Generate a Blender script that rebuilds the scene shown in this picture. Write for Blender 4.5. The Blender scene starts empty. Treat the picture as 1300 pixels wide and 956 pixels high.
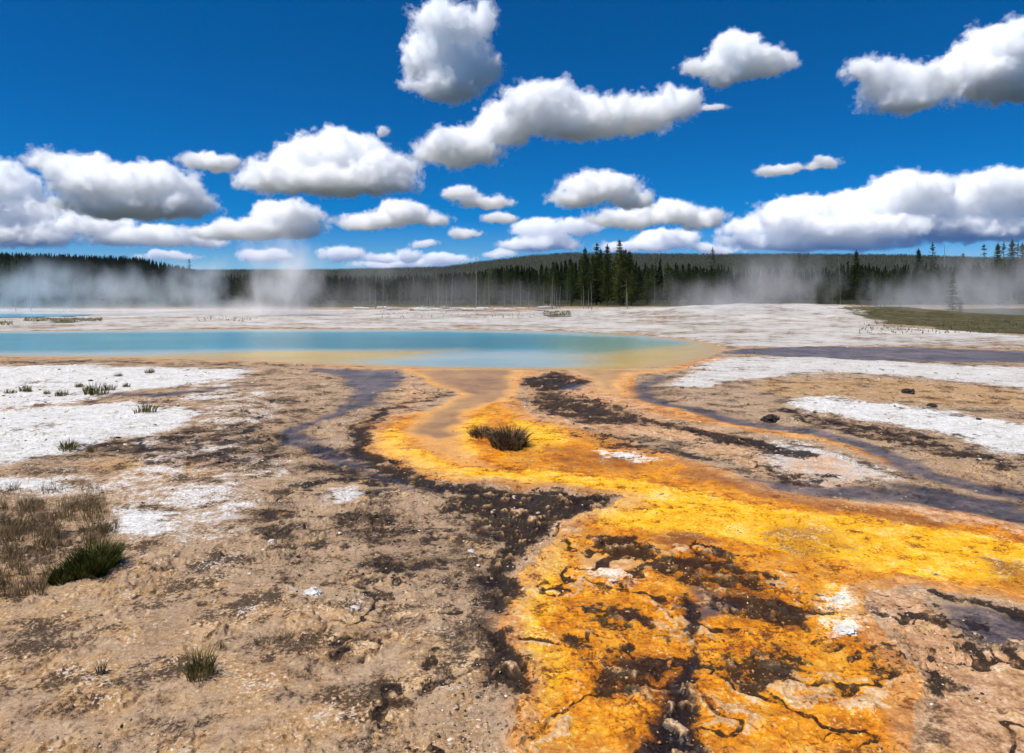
import bpy, bmesh, math, random
import numpy as np

# ------------------------------------------------------------------ camera, sky, sun, exposure
SC = bpy.context.scene
FOC, HOR, EYE = 900.0, 372.0, 2.4          # focal length in photo pixels, photo row of the horizon, eye height in m

cam = bpy.data.cameras.new('camera')
cam_ob = bpy.data.objects.new('camera', cam)
SC.collection.objects.link(cam_ob)
cam.sensor_width = 36.0
cam.lens = FOC / 1300.0 * 36.0
cam.shift_y = -(478.0 - HOR) / 1300.0
cam.clip_start, cam.clip_end = 0.1, 30000.0
cam_ob.location = (0, 0, EYE)
cam_ob.rotation_euler = (math.radians(90), 0, 0)
SC.camera = cam_ob

SUN_EL, SUN_AZ = math.radians(60), math.radians(-125)   # azimuth measured from +Y towards +X: behind and to the left
sun = bpy.data.lights.new('sun', 'SUN')
sun.energy, sun.angle, sun.color = 4.7, math.radians(0.53), (1.0, 0.955, 0.88)
sun_ob = bpy.data.objects.new('sun', sun)
SC.collection.objects.link(sun_ob)
SUN_DIR = np.array([math.sin(SUN_AZ) * math.cos(SUN_EL), math.cos(SUN_AZ) * math.cos(SUN_EL), math.sin(SUN_EL)])
from mathutils import Vector
sun_ob.rotation_euler = Vector(SUN_DIR).to_track_quat('Z', 'Y').to_euler()
sun_ob.location = tuple(SUN_DIR * 60)

SC.view_settings.view_transform = 'Standard'
SC.view_settings.look = 'None'
SC.view_settings.gamma = 1.0
SC.view_settings.exposure = 0.32
SC.view_settings.use_curve_mapping = False
SC.render.engine = 'CYCLES'
cy = SC.cycles
cy.use_denoising = True
cy.use_adaptive_sampling = True
cy.adaptive_threshold = 0.02
cy.max_bounces = 54
cy.diffuse_bounces = 2
cy.glossy_bounces = 2
cy.transmission_bounces = 2
cy.volume_bounces = 52
cy.transparent_max_bounces = 96
cy.caustics_reflective = cy.caustics_refractive = False
cy.volume_max_steps = 128
cy.sample_clamp_indirect = 6.0


class NT:
    """Small helper around a node tree."""
    def __init__(self, tree):
        self.t = tree

    def n(self, kind, **kw):
        nd = self.t.nodes.new(kind)
        for k, v in kw.items():
            setattr(nd, k, v)
        return nd

    def put(self, sock, v):
        if isinstance(v, bpy.types.NodeSocket):
            self.t.links.new(v, sock)
        elif v is not None:
            if hasattr(sock.default_value, '__len__') and not hasattr(v, '__len__'):
                v = [v] * len(sock.default_value)
            if hasattr(sock.default_value, '__len__') and len(sock.default_value) == 4 and len(v) == 3:
                v = (*v, 1.0)
            sock.default_value = v

    def m(self, op, a, b=None, c=None, clamp=False):
        nd = self.n('ShaderNodeMath', operation=op, use_clamp=clamp)
        for i, v in enumerate((a, b, c)):
            if v is not None:
                self.put(nd.inputs[i], v)
        return nd.outputs[0]

    def v(self, op, a, b=None, c=None, scale=None):
        nd = self.n('ShaderNodeVectorMath', operation=op)
        for i, x in enumerate((a, b, c)):
            if x is not None:
                self.put(nd.inputs[i], x)
        if scale is not None:
            self.put(nd.inputs['Scale'], scale)
        return nd.outputs['Value'] if op in ('LENGTH', 'DOT_PRODUCT', 'DISTANCE') else nd.outputs['Vector']

    def mix(self, f, a, b, blend='MIX'):
        nd = self.n('ShaderNodeMix', data_type='RGBA', blend_type=blend)
        self.put(nd.inputs[0], f)
        self.put(nd.inputs[6], a)
        self.put(nd.inputs[7], b)
        return nd.outputs[2]

    def mixf(self, f, a, b):
        nd = self.n('ShaderNodeMix', data_type='FLOAT')
        self.put(nd.inputs[0], f)
        self.put(nd.inputs[2], a)
        self.put(nd.inputs[3], b)
        return nd.outputs[0]

    def ss(self, x, lo, hi, a=0.0, b=1.0):
        nd = self.n('ShaderNodeMapRange', interpolation_type='SMOOTHSTEP')
        for i, v in enumerate((x, lo, hi, a, b)):
            self.put(nd.inputs[i], v)
        return nd.outputs[0]

    def lin(self, x, lo, hi, a=0.0, b=1.0):
        nd = self.n('ShaderNodeMapRange')
        nd.clamp = True
        for i, v in enumerate((x, lo, hi, a, b)):
            self.put(nd.inputs[i], v)
        return nd.outputs[0]

    def noise(self, vec, scale, detail=4.0, rough=0.5, dist=0.0, lac=2.0, dim='3D'):
        nd = self.n('ShaderNodeTexNoise', noise_dimensions=dim)
        self.put(nd.inputs['Vector'], vec)
        nd.inputs['Scale'].default_value = scale
        nd.inputs['Detail'].default_value = detail
        nd.inputs['Roughness'].default_value = rough
        nd.inputs['Lacunarity'].default_value = lac
        nd.inputs['Distortion'].default_value = dist
        return nd.outputs[0]

    def ramp(self, f, stops, interp='LINEAR'):
        nd = self.n('ShaderNodeValToRGB')
        cr = nd.color_ramp
        cr.interpolation = interp
        while len(cr.elements) < len(stops):
            cr.elements.new(0.5)
        for e, (p, c) in zip(cr.elements, stops):
            e.position = p
            e.color = (*c, 1.0)
        self.put(nd.inputs[0], f)
        return nd.outputs[0]


# ---- the sky: Nishita air (the cumulus are built as objects further down)
world = bpy.data.worlds.new('World')
SC.world = world
world.use_nodes = True
world.node_tree.nodes.clear()


def build_world():
    t = NT(world.node_tree)
    out = t.n('ShaderNodeOutputWorld')
    bg = t.n('ShaderNodeBackground')
    t.put(out.inputs[0], bg.outputs[0])
    sky = t.n('ShaderNodeTexSky', sky_type='NISHITA')
    sky.sun_disc = False
    sky.sun_elevation, sky.sun_rotation = SUN_EL, SUN_AZ
    sky.altitude, sky.air_density, sky.dust_density, sky.ozone_density = 2200, 1.0, 0.0, 4.0
    # the air near the horizon is clear mountain air: look a little higher up for it
    tc = t.n('ShaderNodeTexCoord')
    d = t.v('ABSOLUTE', t.v('MULTIPLY', tc.outputs['Generated'], (0, 0, 1)))
    d = t.v('ADD', t.v('MULTIPLY', tc.outputs['Generated'], (1, 1, 0)), t.v('MULTIPLY_ADD', d, (0, 0, 1.12), (0, 0, 0.02)))
    t.put(sky.inputs[0], t.v('NORMALIZE', d))
    hs = t.n('ShaderNodeHueSaturation')
    hs.inputs['Saturation'].default_value = 1.6
    hs.inputs['Hue'].default_value = 0.507
    hs.inputs['Value'].default_value = 1.0
    t.put(hs.inputs['Color'], sky.outputs[0])
    t.put(bg.inputs[0], hs.outputs[0])
    bg.inputs[1].default_value = 0.083


build_world()

# ------------------------------------------------------------------ object helpers
def link(o, parent=None):
    SC.collection.objects.link(o)
    if parent is not None:
        o.parent = parent
    return o


def tag(o, label=None, cat=None, group=None, kind=None):
    for k, v in (('label', label), ('category', cat), ('group', group), ('kind', kind)):
        if v:
            o[k] = v
    return o


def material(name):
    m = bpy.data.materials.new(name)
    m.use_nodes = True
    m.node_tree.nodes.clear()
    t = NT(m.node_tree)
    out = t.n('ShaderNodeOutputMaterial')
    return m, t, out


# ------------------------------------------------------------------ ground sheet
RS = np.random.RandomState(11)


def hash2(ix, iy, seed):
    h = (ix.astype(np.int64) * 374761393 + iy.astype(np.int64) * 668265263 + seed * 974634533) & 0xFFFFFFFF
    h = ((h ^ (h >> 13)) * 1274126177) & 0xFFFFFFFF
    return (h ^ (h >> 16)) & 0xFFFFFFFF


GRAD = np.array([(math.cos(k * math.pi / 8), math.sin(k * math.pi / 8)) for k in range(16)], np.float32)


def gnoise(x, y, seed=0):
    """2D gradient noise, about -0.7..0.7."""
    ix, iy = np.floor(x), np.floor(y)
    fx, fy = (x - ix).astype(np.float32), (y - iy).astype(np.float32)
    u = fx * fx * fx * (fx * (fx * 6 - 15) + 10)
    v = fy * fy * fy * (fy * (fy * 6 - 15) + 10)

    def g(dx, dy):
        k = GRAD[hash2(ix + dx, iy + dy, seed) & 15]
        return k[:, 0] * (fx - dx) + k[:, 1] * (fy - dy)
    a, b, c, d = g(0, 0), g(1, 0), g(0, 1), g(1, 1)
    return (a + (b - a) * u) + ((c + (d - c) * u) - (a + (b - a) * u)) * v


def fbm(x, y, wave, octs, seed=0, gain=0.5):
    s, amp, tot = 0.0, 1.0, 0.0
    for k in range(octs):
        f = 2.0 ** k / wave
        s = s + amp * gnoise(x * f + 13.7 * k, y * f - 7.1 * k, seed + k)
        tot += amp
        amp *= gain
    return s / tot * 1.4


def sstep(x, a, b):
    t = np.clip((x - a) / (b - a), 0, 1)
    return t * t * (3 - 2 * t)


def gxy(px, py):
    """The ground point seen at a photo pixel."""
    Y = FOC * EYE / (py - HOR)
    return (px - 650) / FOC * Y, Y


def poly_world(pts):
    return np.array([gxy(*p[:2]) for p in pts], np.float64)


def sdf_poly(X, Y, P):
    """Signed distance (negative inside)."""
    d = np.full(X.shape, 1e9)
    inside = np.zeros(X.shape, bool)
    n = len(P)
    for i in range(n):
        ax, ay = P[i]
        bx, by = P[(i + 1) % n]
        ex, ey = bx - ax, by - ay
        wx, wy = X - ax, Y - ay
        t = np.clip((wx * ex + wy * ey) / (ex * ex + ey * ey + 1e-12), 0, 1)
        d = np.minimum(d, (wx - ex * t) ** 2 + (wy - ey * t) ** 2)
        c = ((ay > Y) != (by > Y)) & (X < (bx - ax) * (Y - ay) / ((by - ay) if abs(by - ay) > 1e-12 else 1e-12) + ax)
        inside ^= c
    d = np.sqrt(d)
    return np.where(inside, -d, d)


def sdf_line(X, Y, pts):
    """Signed distance to a band whose half width follows the given pixel widths."""
    best = np.full(X.shape, 1e9)
    W = []
    for p in pts:
        x, y = gxy(*p[:2])
        W.append((x, y, p[2] * 0.5 * y / FOC))
    for (ax, ay, aw), (bx, by, bw) in zip(W[:-1], W[1:]):
        ex, ey = bx - ax, by - ay
        t = np.clip(((X - ax) * ex + (Y - ay) * ey) / (ex * ex + ey * ey + 1e-12), 0, 1)
        best = np.minimum(best, np.hypot(X - ax - ex * t, Y - ay - ey * t) - (aw + (bw - aw) * t))
    return best


def smooth_outline(pts, per=6):
    """Closed Catmull-Rom through world points."""
    P = np.asarray(pts, float)
    n = len(P)
    out = []
    for i in range(n):
        a, b, c, d = P[i - 1], P[i], P[(i + 1) % n], P[(i + 2) % n]
        for k in range(per):
            t = k / per
            out.append(0.5 * (2 * b + (c - a) * t + (2 * a - 5 * b + 4 * c - d) * t * t + (3 * b - a - 3 * c + d) * t ** 3))
    return np.array(out)


# outlines traced on the photograph and laid on the ground (pixel pairs become ground points)
ZONES = {
 'white': [
  ([(-300,463),(0,463),(150,465),(300,469),(330,479),(250,488),(180,496),(109,511),(0,521),(-300,521)], .74),
  ([(-300,519),(0,520),(109,513),(170,510),(228,515),(262,519),(241,541),(200,549),(152,558),(76,577),(0,590),(-300,604)], .86),
  ([(-80,603),(0,602),(96,604),(110,620),(60,632),(0,630),(-80,634)], .62),
  ([(150,642),(228,640),(252,660),(232,680),(190,684),(140,676)], .66),
  ([(266,640),(332,637),(334,655),(280,666)], .58),
  ([(995,508),(1065,503),(1100,509),(1200,519),(1300,538),(1500,560),(1500,604),(1300,580),(1169,549),(1065,529),(1010,519)], .80),
  ([(905,452),(1050,453),(1200,462),(1300,465),(1500,470),(1500,494),(1300,496),(1200,482),(1050,472),(960,482),(900,494),(845,492),(850,480),(870,468)], .74),
  ([(962,560),(1010,560),(1090,588),(1143,600),(1130,618),(1040,620),(985,605),(955,590)], .66),
  ([(775,574),(800,573),(818,582),(800,585),(778,582)], 1.0),
  ([(1058,788),(1085,786),(1094,803),(1062,809)], 1.0),
  ([(1062,745),(1076,748),(1072,766),(1046,771)], .85),
  ([(-400,392),(0,392),(200,392),(400,393),(520,393),(640,396),(690,392),(850,389),(960,386),(1060,391),(1140,404),(1140,414),(1300,426),(1500,432),(1500,447),(1300,443),(1130,440),(920,440),(880,431),(800,423),(600,418),(330,417),(0,420),(-400,424)], .66),
  ([(742,722),(790,716),(828,740),(800,743),(760,739)], .72),
  ([(390,622),(440,616),(478,620),(470,636),(420,645)], .72),
  ([(548,785),(590,778),(612,800),(600,836),(560,830)], .5),
  ([(845,694),(925,697),(930,706),(850,708)], .7),
  ([(320,735),(420,740),(470,765),(400,775),(330,760)], .4),
  ([(200,480),(330,484),(400,500),(360,545),(330,600),(340,640),(240,640),(120,620),(150,560),(240,545)], .40),
  ([(-100,590),(150,600),(330,600),(340,690),(140,700),(130,640),(-100,640)], .38),
  ([(330,560),(400,590),(380,612),(300,615),(280,590)], .52),
  ([(620,850),(560,845),(500,870),(560,900),(640,890)], .42),
 ],
 'dark': [
  ([(-300,456),(0,457),(150,458),(260,461),(380,463),(390,466),(200,462),(0,461),(-300,460)], .56),
  ('L', [(564,498,8),(536,507,14),(498,514,14),(472,529,16),(452,549,30),(457,574,34),(485,590,36),(523,603,36),(561,615,40),(600,625,50),(650,634,70),(700,645,80)], .95),
  ([(590,618),(650,622),(720,628),(790,632),(770,645),(715,655),(690,680),(668,692),(655,720),(650,750),(640,762),(622,730),(630,690),(610,660),(575,640)], 1.0),
  ('L', [(320,635,14),(360,625,20),(396,614,24),(440,606,30),(500,610,40)], .7),
  ([(660,488),(675,478),(701,471),(735,480),(749,486),(711,497),(673,496)], .95),
  ([(673,496),(711,498),(745,505),(772,514),(800,524),(850,540),(800,541),(740,537),(690,526),(672,512)], .72),
  ('L', [(711,497,10),(772,513,14),(797,524,18),(833,536,26),(868,544,34),(932,558,50),(970,567,50),(1012,580,40)], .9),
  ([(843,702),(930,705),(990,742),(1040,788),(1030,812),(990,802),(940,780),(900,765),(865,745),(826,730),(806,714)], .62),
  ('L', [(863,755,30),(881,782,20),(884,818,20),(878,843,28),(866,870,40),(860,900,60),(850,960,80)], .98),
  ([(632,729),(665,735),(664,755),(645,772),(622,765)], 1.0),
  ([(622,795),(650,800),(670,850),(672,880),(612,885)], .95),
  ([(720,800),(800,820),(850,845),(846,900),(740,890),(700,830)], .54),
  ([(730,755),(830,770),(850,800),(800,815),(740,790)], .50),
  ([(900,800),(990,806),(1040,830),(1020,880),(930,880),(895,840)], .50),
  ([(1080,800),(1140,820),(1150,870),(1080,860)], .46),
  ([(560,620),(690,640),(680,690),(600,690),(540,650)], .58),
  ([(330,640),(560,650),(620,690),(600,740),(440,730),(300,690)], .44),
  ([(380,560),(470,580),(520,610),(440,612),(370,590)], .5),
  ([(330,500),(400,505),(430,520),(360,545),(300,540)], .40),
  ('L', [(1196,752,16),(1222,760,24),(1260,770,24),(1300,782,26),(1400,806,26)], 1.0),
  ('L', [(1202,770,10),(1204,796,8),(1248,818,6),(1300,826,8)], .8),
  ([(747,688),(800,682),(846,700),(838,712),(790,705),(750,702)], .78),
  ([(1165,850),(1200,842),(1220,866),(1180,875)], .9),
  ('L', [(722,757,8),(760,770,14),(800,776,16),(830,792,12)], .85),
  ('L', [(770,785,8),(810,795,10),(850,810,10)], .8),
  ('L', [(1075,740,10),(1100,755,12),(1135,765,12),(1160,780,10)], .6),
  ('L', [(1140,800,8),(1165,825,10),(1175,845,14)], .8),
  ([(300,690),(420,680),(560,690),(640,720),(640,785),(560,765),(450,748),(330,750)], .42),
  ([(60,562),(150,556),(230,545),(330,530),(400,560),(330,600),(250,602),(170,590),(80,580)], .50),
  ([(980,500),(1010,519),(1060,530),(1169,551),(1300,586),(1300,604),(1150,567),(1040,541),(985,521)], .62),
  ([(-100,640),(60,636),(140,660),(130,720),(60,760),(-100,770)], .40),
  ([(950,585),(1000,600),(1080,606),(1040,625),(980,612)], .55),
  ([(720,545),(800,548),(860,565),(900,585),(830,580),(760,570)], .50),
  ([(560,745),(640,770),(640,870),(600,840),(570,800)], .42),
 ],
 'wet': [
  ([(400,468),(505,470),(508,488),(490,500),(465,514),(420,532),(386,550),(400,566),(430,574),(460,590),(440,596),(395,575),(355,560),(370,545),(410,528),(440,512),(455,497),(420,478)], 1.0),
  ('L', [(109,512,3),(162,500,26),(216,503,36),(270,495,28),(330,486,18)], .8),
  ([(905,446),(1000,440),(1130,441),(1300,446),(1500,452),(1500,466),(1300,461),(1220,460),(1100,457),(1000,453)], .95),
  ('L', [(835,476,10),(822,490,22),(818,506,22),(851,516,22),(894,524,24),(945,539,34),(1000,543,32),(1038,547,34),(1091,561,36),(1130,578,40),(1156,594,48),(1182,606,44),(1222,614,50),(1300,629,60),(1400,648,80)], 1.0),
  ('L', [(960,610,20),(1007,620,40),(1051,627,50),(1117,631,60),(1156,634,60),(1300,657,80)], .9),
  ([(1143,612),(1300,640),(1300,662),(1200,648),(1130,632)], .85),
  ([(858,735),(905,738),(945,765),(905,790),(885,785),(868,765)], .75),
  ('L', [(866,758,26),(882,784,18),(885,818,18),(879,843,24),(868,870,34),(860,900,50),(850,960,70)], .8),
  ([(1212,768),(1250,772),(1300,786),(1400,812),(1400,836),(1300,820),(1250,812),(1212,796)], 1.0),
  ('L', [(425,572,18),(470,598,40),(530,614,46),(600,626,36),(680,634,30)], .62),
  ([(630,700),(650,735),(646,780),(625,800),(600,760),(610,720)], .45),
  ([(700,490),(748,484),(735,494),(712,496)], .9),
  ('L', [(270,665,20),(330,650,30),(420,632,30),(470,622,30)], .45),
 ],
 'orange': [
  ([(508,467),(538,481),(575,497),(574,508),(536,521),(498,526),(465,541),(458,562),(477,584),(523,599),(574,609),(650,620),(740,626),(800,632),(780,645),(720,655),(700,690),(668,725),(655,760),(640,790),(660,840),(660,980),(1180,980),(1165,860),(1140,820),(1110,790),(1090,770),(1100,750),(1160,743),(1210,750),(1300,768),(1500,800),(1500,700),(1300,664),(1200,650),(1100,643),(1000,626),(930,602),(860,582),(790,562),(740,542),(690,532),(660,515),(652,495),(665,480),(690,472),(640,469),(560,468)], 1.0),
  ('L', [(915,454,8),(860,468,14),(800,474,26),(782,480,36),(800,490,30),(808,500,30),(806,512,30),(840,522,40),(900,533,50),(960,547,34),(1038,557,22),(1096,574,20),(1143,594,20)], .85),
  ('L', [(749,488,22),(725,478,10),(700,471,10)], .9),
  ([(748,492),(775,494),(800,505),(815,520),(780,512),(745,500)], .9),
  ('L', [(0,455,5),(150,456,5),(300,459,6),(420,464,10),(500,468,16)], .85),
 ],
 'yellow': [
  ([(690,700),(820,720),(960,770),(1090,760),(1110,860),(1100,980),(670,980),(680,800)], .30),
  ([(470,545),(500,545),(520,570),(580,590),(660,598),(760,605),(860,614),(940,640),(900,660),(800,650),(720,660),(650,618),(560,605),(490,585)], 1.0),
  ([(740,640),(900,630),(1000,652),(1100,662),(1250,680),(1300,695),(1500,730),(1500,790),(1300,745),(1150,730),(1000,700),(880,680),(760,668)], .95),
  ([(665,720),(700,690),(725,690),(705,740),(690,800),(720,860),(690,900),(665,840),(655,780)], .85),
  ([(1040,740),(1085,745),(1095,800),(1045,806)], .8),
  ([(640,532),(720,540),(740,560),(690,575),(660,560)], .8),
  ([(575,545),(592,530),(610,528),(600,560),(606,580),(585,575)], .9),
 ],
 'film': [
  ([(574,541),(578,562),(604,582),(620,592),(560,580),(528,566),(517,548),(522,540)], .52),
  ([(470,548),(500,560),(530,580),(590,596),(560,598),(500,584),(470,566)], .25),
  ([(520,469),(655,469),(646,500),(634,508),(590,520),(574,541),(576,552),(545,556),(522,548),(519,541),(541,524),(583,502),(580,494),(545,480)], 1.0),
  ([(725,469),(840,469),(792,476),(784,486),(790,500),(765,494),(752,482)], .85),
  ([(740,706),(790,709),(850,714),(800,719),(742,722)], .9),
 ],
 'rust': [
  ([(850,582),(950,608),(1100,646),(1220,662),(1200,675),(1050,655),(930,622),(860,600)], .8),
  ([(860,676),(910,690),(850,697),(815,684)], 1.0),
  ([(960,660),(1060,670),(1100,700),(1030,715),(960,690)], .55),
  ([(560,606),(650,614),(760,620),(800,632),(700,634),(600,622)], .8),
  ([(690,560),(780,575),(860,590),(800,602),(700,590)], .55),
  ([(1230,700),(1400,730),(1400,770),(1250,745)], .6),
  ([(700,640),(740,655),(735,700),(700,700)], .5),
 ],
 'peach': [
  ([(650,474),(700,468),(760,484),(860,528),(960,556),(880,566),(760,552),(680,534),(655,510)], .62),
  ([(505,468),(560,490),(565,505),(500,530),(460,560),(430,545),(470,518),(500,500)], .60),
  ([(880,545),(1010,570),(1140,600),(1100,630),(980,612),(860,570)], .55),
  ([(560,612),(680,628),(790,636),(740,650),(640,646),(560,630)], .5),
  ([(1095,752),(1180,750),(1205,790),(1240,818),(1300,828),(1400,850),(1400,980),(1190,980),(1165,850),(1130,800)], .85),
  ([(1090,640),(1200,645),(1300,662),(1400,690),(1400,700),(1250,672),(1130,655)], .7),
  ([(690,500),(740,500),(800,520),(740,530),(690,520)], .5),
 ],
 'ashy': [
  ([(-400,394),(300,394),(520,394),(690,391),(850,388),(960,385),(1060,390),(1160,404),(1160,418),(1300,428),(1500,434),(1500,449),(1300,445),(1130,442),(920,442),(880,433),(800,425),(600,420),(330,419),(0,422),(-400,426)], 1.0),
  ([(905,452),(1050,453),(1200,462),(1300,465),(1500,470),(1500,494),(1300,496),(1200,482),(1050,472),(960,482),(900,494),(845,492),(850,480),(870,468)], .45),
 ],
 'meadow': [
  ([(1070,396),(1130,393),(1300,391),(1600,390),(1600,432),(1300,424),(1200,419),(1130,411),(1085,402)], 1.0),
  ([(690,397),(712,396),(725,401),(700,405)], .8),
  ([(30,405.5),(100,405.5),(125,409),(60,411)], .6),
  ([(-300,391),(1600,388),(1600,379),(-300,379)], 1.0),
 ],
 'ochre': [
  ([(973,482),(1100,480),(1300,497),(1400,510),(1400,530),(1300,520),(1150,509),(1000,506),(955,496)], 1.0),
  ([(-200,700),(200,720),(420,760),(640,830),(640,980),(-200,980)], .48),
  ([(100,585),(230,580),(300,600),(200,620),(110,610)], .8),
  ([(0,462),(120,466),(140,474),(0,478)], .7),
  ([(1143,558),(1300,600),(1300,640),(1180,600)], .5),
 ],
}
POOL_PX = [(-420,424),(-200,421.5),(0,420),(200,418),(330,417.3),(520,417.5),(640,418.6),(740,421),(820,425),(880,431),(918,439),(926,443),(912,450),(880,460),(830,466),(760,469.5),(700,469.5),(640,469.5),(560,468.5),(500,466.5),(440,464),(380,461.5),(330,459),(200,455.5),(100,454),(0,453),(-200,450),(-420,445)]
POOL = smooth_outline(poly_world(POOL_PX), 5)
SPRING_PX = [(-200,399.5),(-40,398.6),(60,398.8),(118,400),(60,402.4),(-40,403.0),(-200,403.2)]
SPRING = smooth_outline(poly_world(SPRING_PX), 4)


VEINS = [
 ([(660,700),(760,672),(900,690),(1030,740),(1110,800),(1170,870),(1170,990),(650,990),(640,860),(650,770)], .72),
 ([(420,690),(540,700),(640,760),(640,990),(480,990),(400,800)], .62),
 ([(560,618),(700,622),(760,640),(690,700),(640,760),(600,720)], .8),
 ([(1090,745),(1300,790),(1420,830),(1420,990),(1180,990),(1120,820)], .7),
 ([(880,560),(1010,585),(1130,610),(1040,628),(930,600),(800,575),(720,550)], .6),
 ([(660,480),(750,488),(850,540),(740,540),(672,515)], .6),
 ([(400,580),(520,608),(560,640),(440,650),(330,640)], .6),
 ([(60,690),(330,690),(420,780),(300,840),(80,800)], .35),
]


def warp(X, Y):
    """Uneven edges for everything laid on the ground."""
    wx, wy = np.zeros_like(X), np.zeros_like(X)
    cap = 0.013 * np.maximum(Y, 3)
    for k, wl in enumerate((3.2, 1.6, 0.8, 0.4, 0.2, 0.1)):
        a = np.minimum(wl * 0.24, cap)
        wx += a * gnoise(X / wl, Y / wl, 40 + k)
        wy += a * 1.3 * gnoise(X / wl + 31, Y / wl - 17, 60 + k)
    return X + wx, Y + wy


def zone_masks(X, Y):
    wx, wy = warp(X, Y)
    M = {}
    peachy = np.zeros(X.shape, np.float32)
    for name, zs in ZONES.items():
        m = np.zeros(X.shape, np.float32)
        for z in zs:
            line = z[0] == 'L'
            pts, amt = (z[1], z[2]) if line else z
            P = poly_world(pts)
            my = float(np.mean(P[:, 1]))
            pad = 0.06 * my + (max(p[2] for p in pts) * 0.5 * P[:, 1].max() / FOC if line else 0)
            k = np.nonzero((wx > P[:, 0].min() - pad) & (wx < P[:, 0].max() + pad) & (wy > P[:, 1].min() - pad) & (wy < P[:, 1].max() + pad))[0]
            if not len(k):
                continue
            d = sdf_line(wx[k], wy[k], pts) if line else sdf_poly(wx[k], wy[k], P)
            soft = 0.022 * wy[k] + 0.05
            if name in ('orange', 'film'):
                soft = (0.004 if name == 'orange' else 0.017) * wy[k] + 0.02
            if name == 'meadow':
                soft = 0.07 * wy[k]
            if name in ('yellow', 'rust', 'ochre', 'peach'):
                soft = 0.03 * wy[k] + 0.05
            if name == 'white':
                soft = 0.040 * wy[k] + 0.10
            v = (amt * sstep(-d, -soft, soft)).astype(np.float32)
            m[k] = np.maximum(m[k], v)
            if name == 'orange':
                b = np.exp(-((d + 0.012 * wy[k]) / (0.013 * wy[k] + 0.03)) ** 2) * (d < 0.4)
                peachy[k] = np.maximum(peachy[k], b.astype(np.float32))
        M[name] = m
    M['edge'] = peachy
    # branching runnels through the near mats and crusts
    vz = np.zeros(X.shape, np.float32)
    for pts, amt in VEINS:
        P = poly_world(pts)
        k = np.nonzero((wx > P[:, 0].min() - 1) & (wx < P[:, 0].max() + 1) & (wy > P[:, 1].min() - 1) & (wy < P[:, 1].max() + 1))[0]
        if len(k):
            vz[k] = np.maximum(vz[k], amt * sstep(-sdf_poly(wx[k], wy[k], P), -0.25, 0.25))
    k = np.nonzero(vz > 0.01)[0]
    M['crust'] = np.zeros(X.shape, np.float32)
    if len(k):
        x, y = X[k], Y[k]
        ax = x + 0.35 * fbm(x, y, 1.1, 3, 201)
        ay = y + 0.35 * fbm(x, y, 1.1, 3, 205)
        r1 = 1 - np.abs(fbm(ax, ay, 0.95, 4, 211, 0.55)) * 2.6
        r2 = 1 - np.abs(fbm(ax * 0.8, ay * 1.2, 0.42, 3, 221, 0.55)) * 2.6
        gate = sstep(fbm(x, y, 1.3, 2, 231), -0.25, 0.25)
        rid = np.maximum(r1, (r2 - 0.06) * gate)
        vein = sstep(rid, 0.83, 0.95) * vz[k]
        M['dark'][k] = np.maximum(M['dark'][k], vein * 0.95)
        M['crust'][k] = (sstep(rid, 0.52, 0.72) * (1 - sstep(rid, 0.78, 0.88)) * sstep(fbm(x, y, 0.5, 3, 241), -0.10, 0.25) * vz[k]).astype(np.float32)
    return M


def ground_grid():
    rows = list(np.arange(612.0, 11.5, -1.05))
    Yn = [FOC * EYE / r for r in rows]
    far = list(np.geomspace(Yn[-1] * 1.03, 9000.0, 46))
    near = [-8, -5, -2.5, -0.5, 0.6, 1.2] + list(np.arange(1.6, 3.52, 0.014))
    Ys = np.array(near + Yn + far)
    core = np.arange(-672, 673, 1.3)
    out = 672 + np.cumsum(np.geomspace(2.5, 260, 34))
    us = np.concatenate([-out[::-1], core, out]) / FOC
    U, YY = np.meshgrid(us, Ys)
    X = U * np.maximum(YY, Yn[0])
    # spread the far rows so that the sheet always reaches past the horizon on both sides
    return X.ravel(), YY.ravel(), len(Ys), len(us)


def mesh_grid(name, X, Y, Z, nr, nc, keep=None):
    idx = np.arange(nr * nc).reshape(nr, nc)
    q = np.stack([idx[:-1, :-1], idx[:-1, 1:], idx[1:, 1:], idx[1:, :-1]], -1).reshape(-1, 4)
    co = np.stack([X, Y, Z], -1).astype(np.float32)
    used = None
    if keep is not None:
        q = q[keep[q].any(1)]
        used = np.unique(q)
        rm = np.zeros(nr * nc, np.int64)
        rm[used] = np.arange(len(used))
        q, co = rm[q], co[used]
    return raw_mesh(name, co, q), used


def raw_mesh(name, co, faces, smooth=True):
    """faces: an (n, k) index array."""
    me = bpy.data.meshes.new(name)
    faces = np.asarray(faces, np.int32)
    n, k = faces.shape
    me.vertices.add(len(co))
    me.vertices.foreach_set('co', np.asarray(co, np.float32).ravel())
    me.loops.add(n * k)
    me.loops.foreach_set('vertex_index', faces.ravel())
    me.polygons.add(n)
    me.polygons.foreach_set('loop_start', np.arange(0, n * k, k, dtype=np.int32))
    me.polygons.foreach_set('loop_total', np.full(n, k, np.int32))
    me.polygons.foreach_set('use_smooth', np.full(n, smooth, bool))
    me.update(calc_edges=True)
    me.validate()
    return me


def put_attr(me, name, v):
    a = me.attributes.new(name, 'FLOAT', 'POINT')
    a.data.foreach_set('value', np.asarray(v, np.float32))


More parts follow.
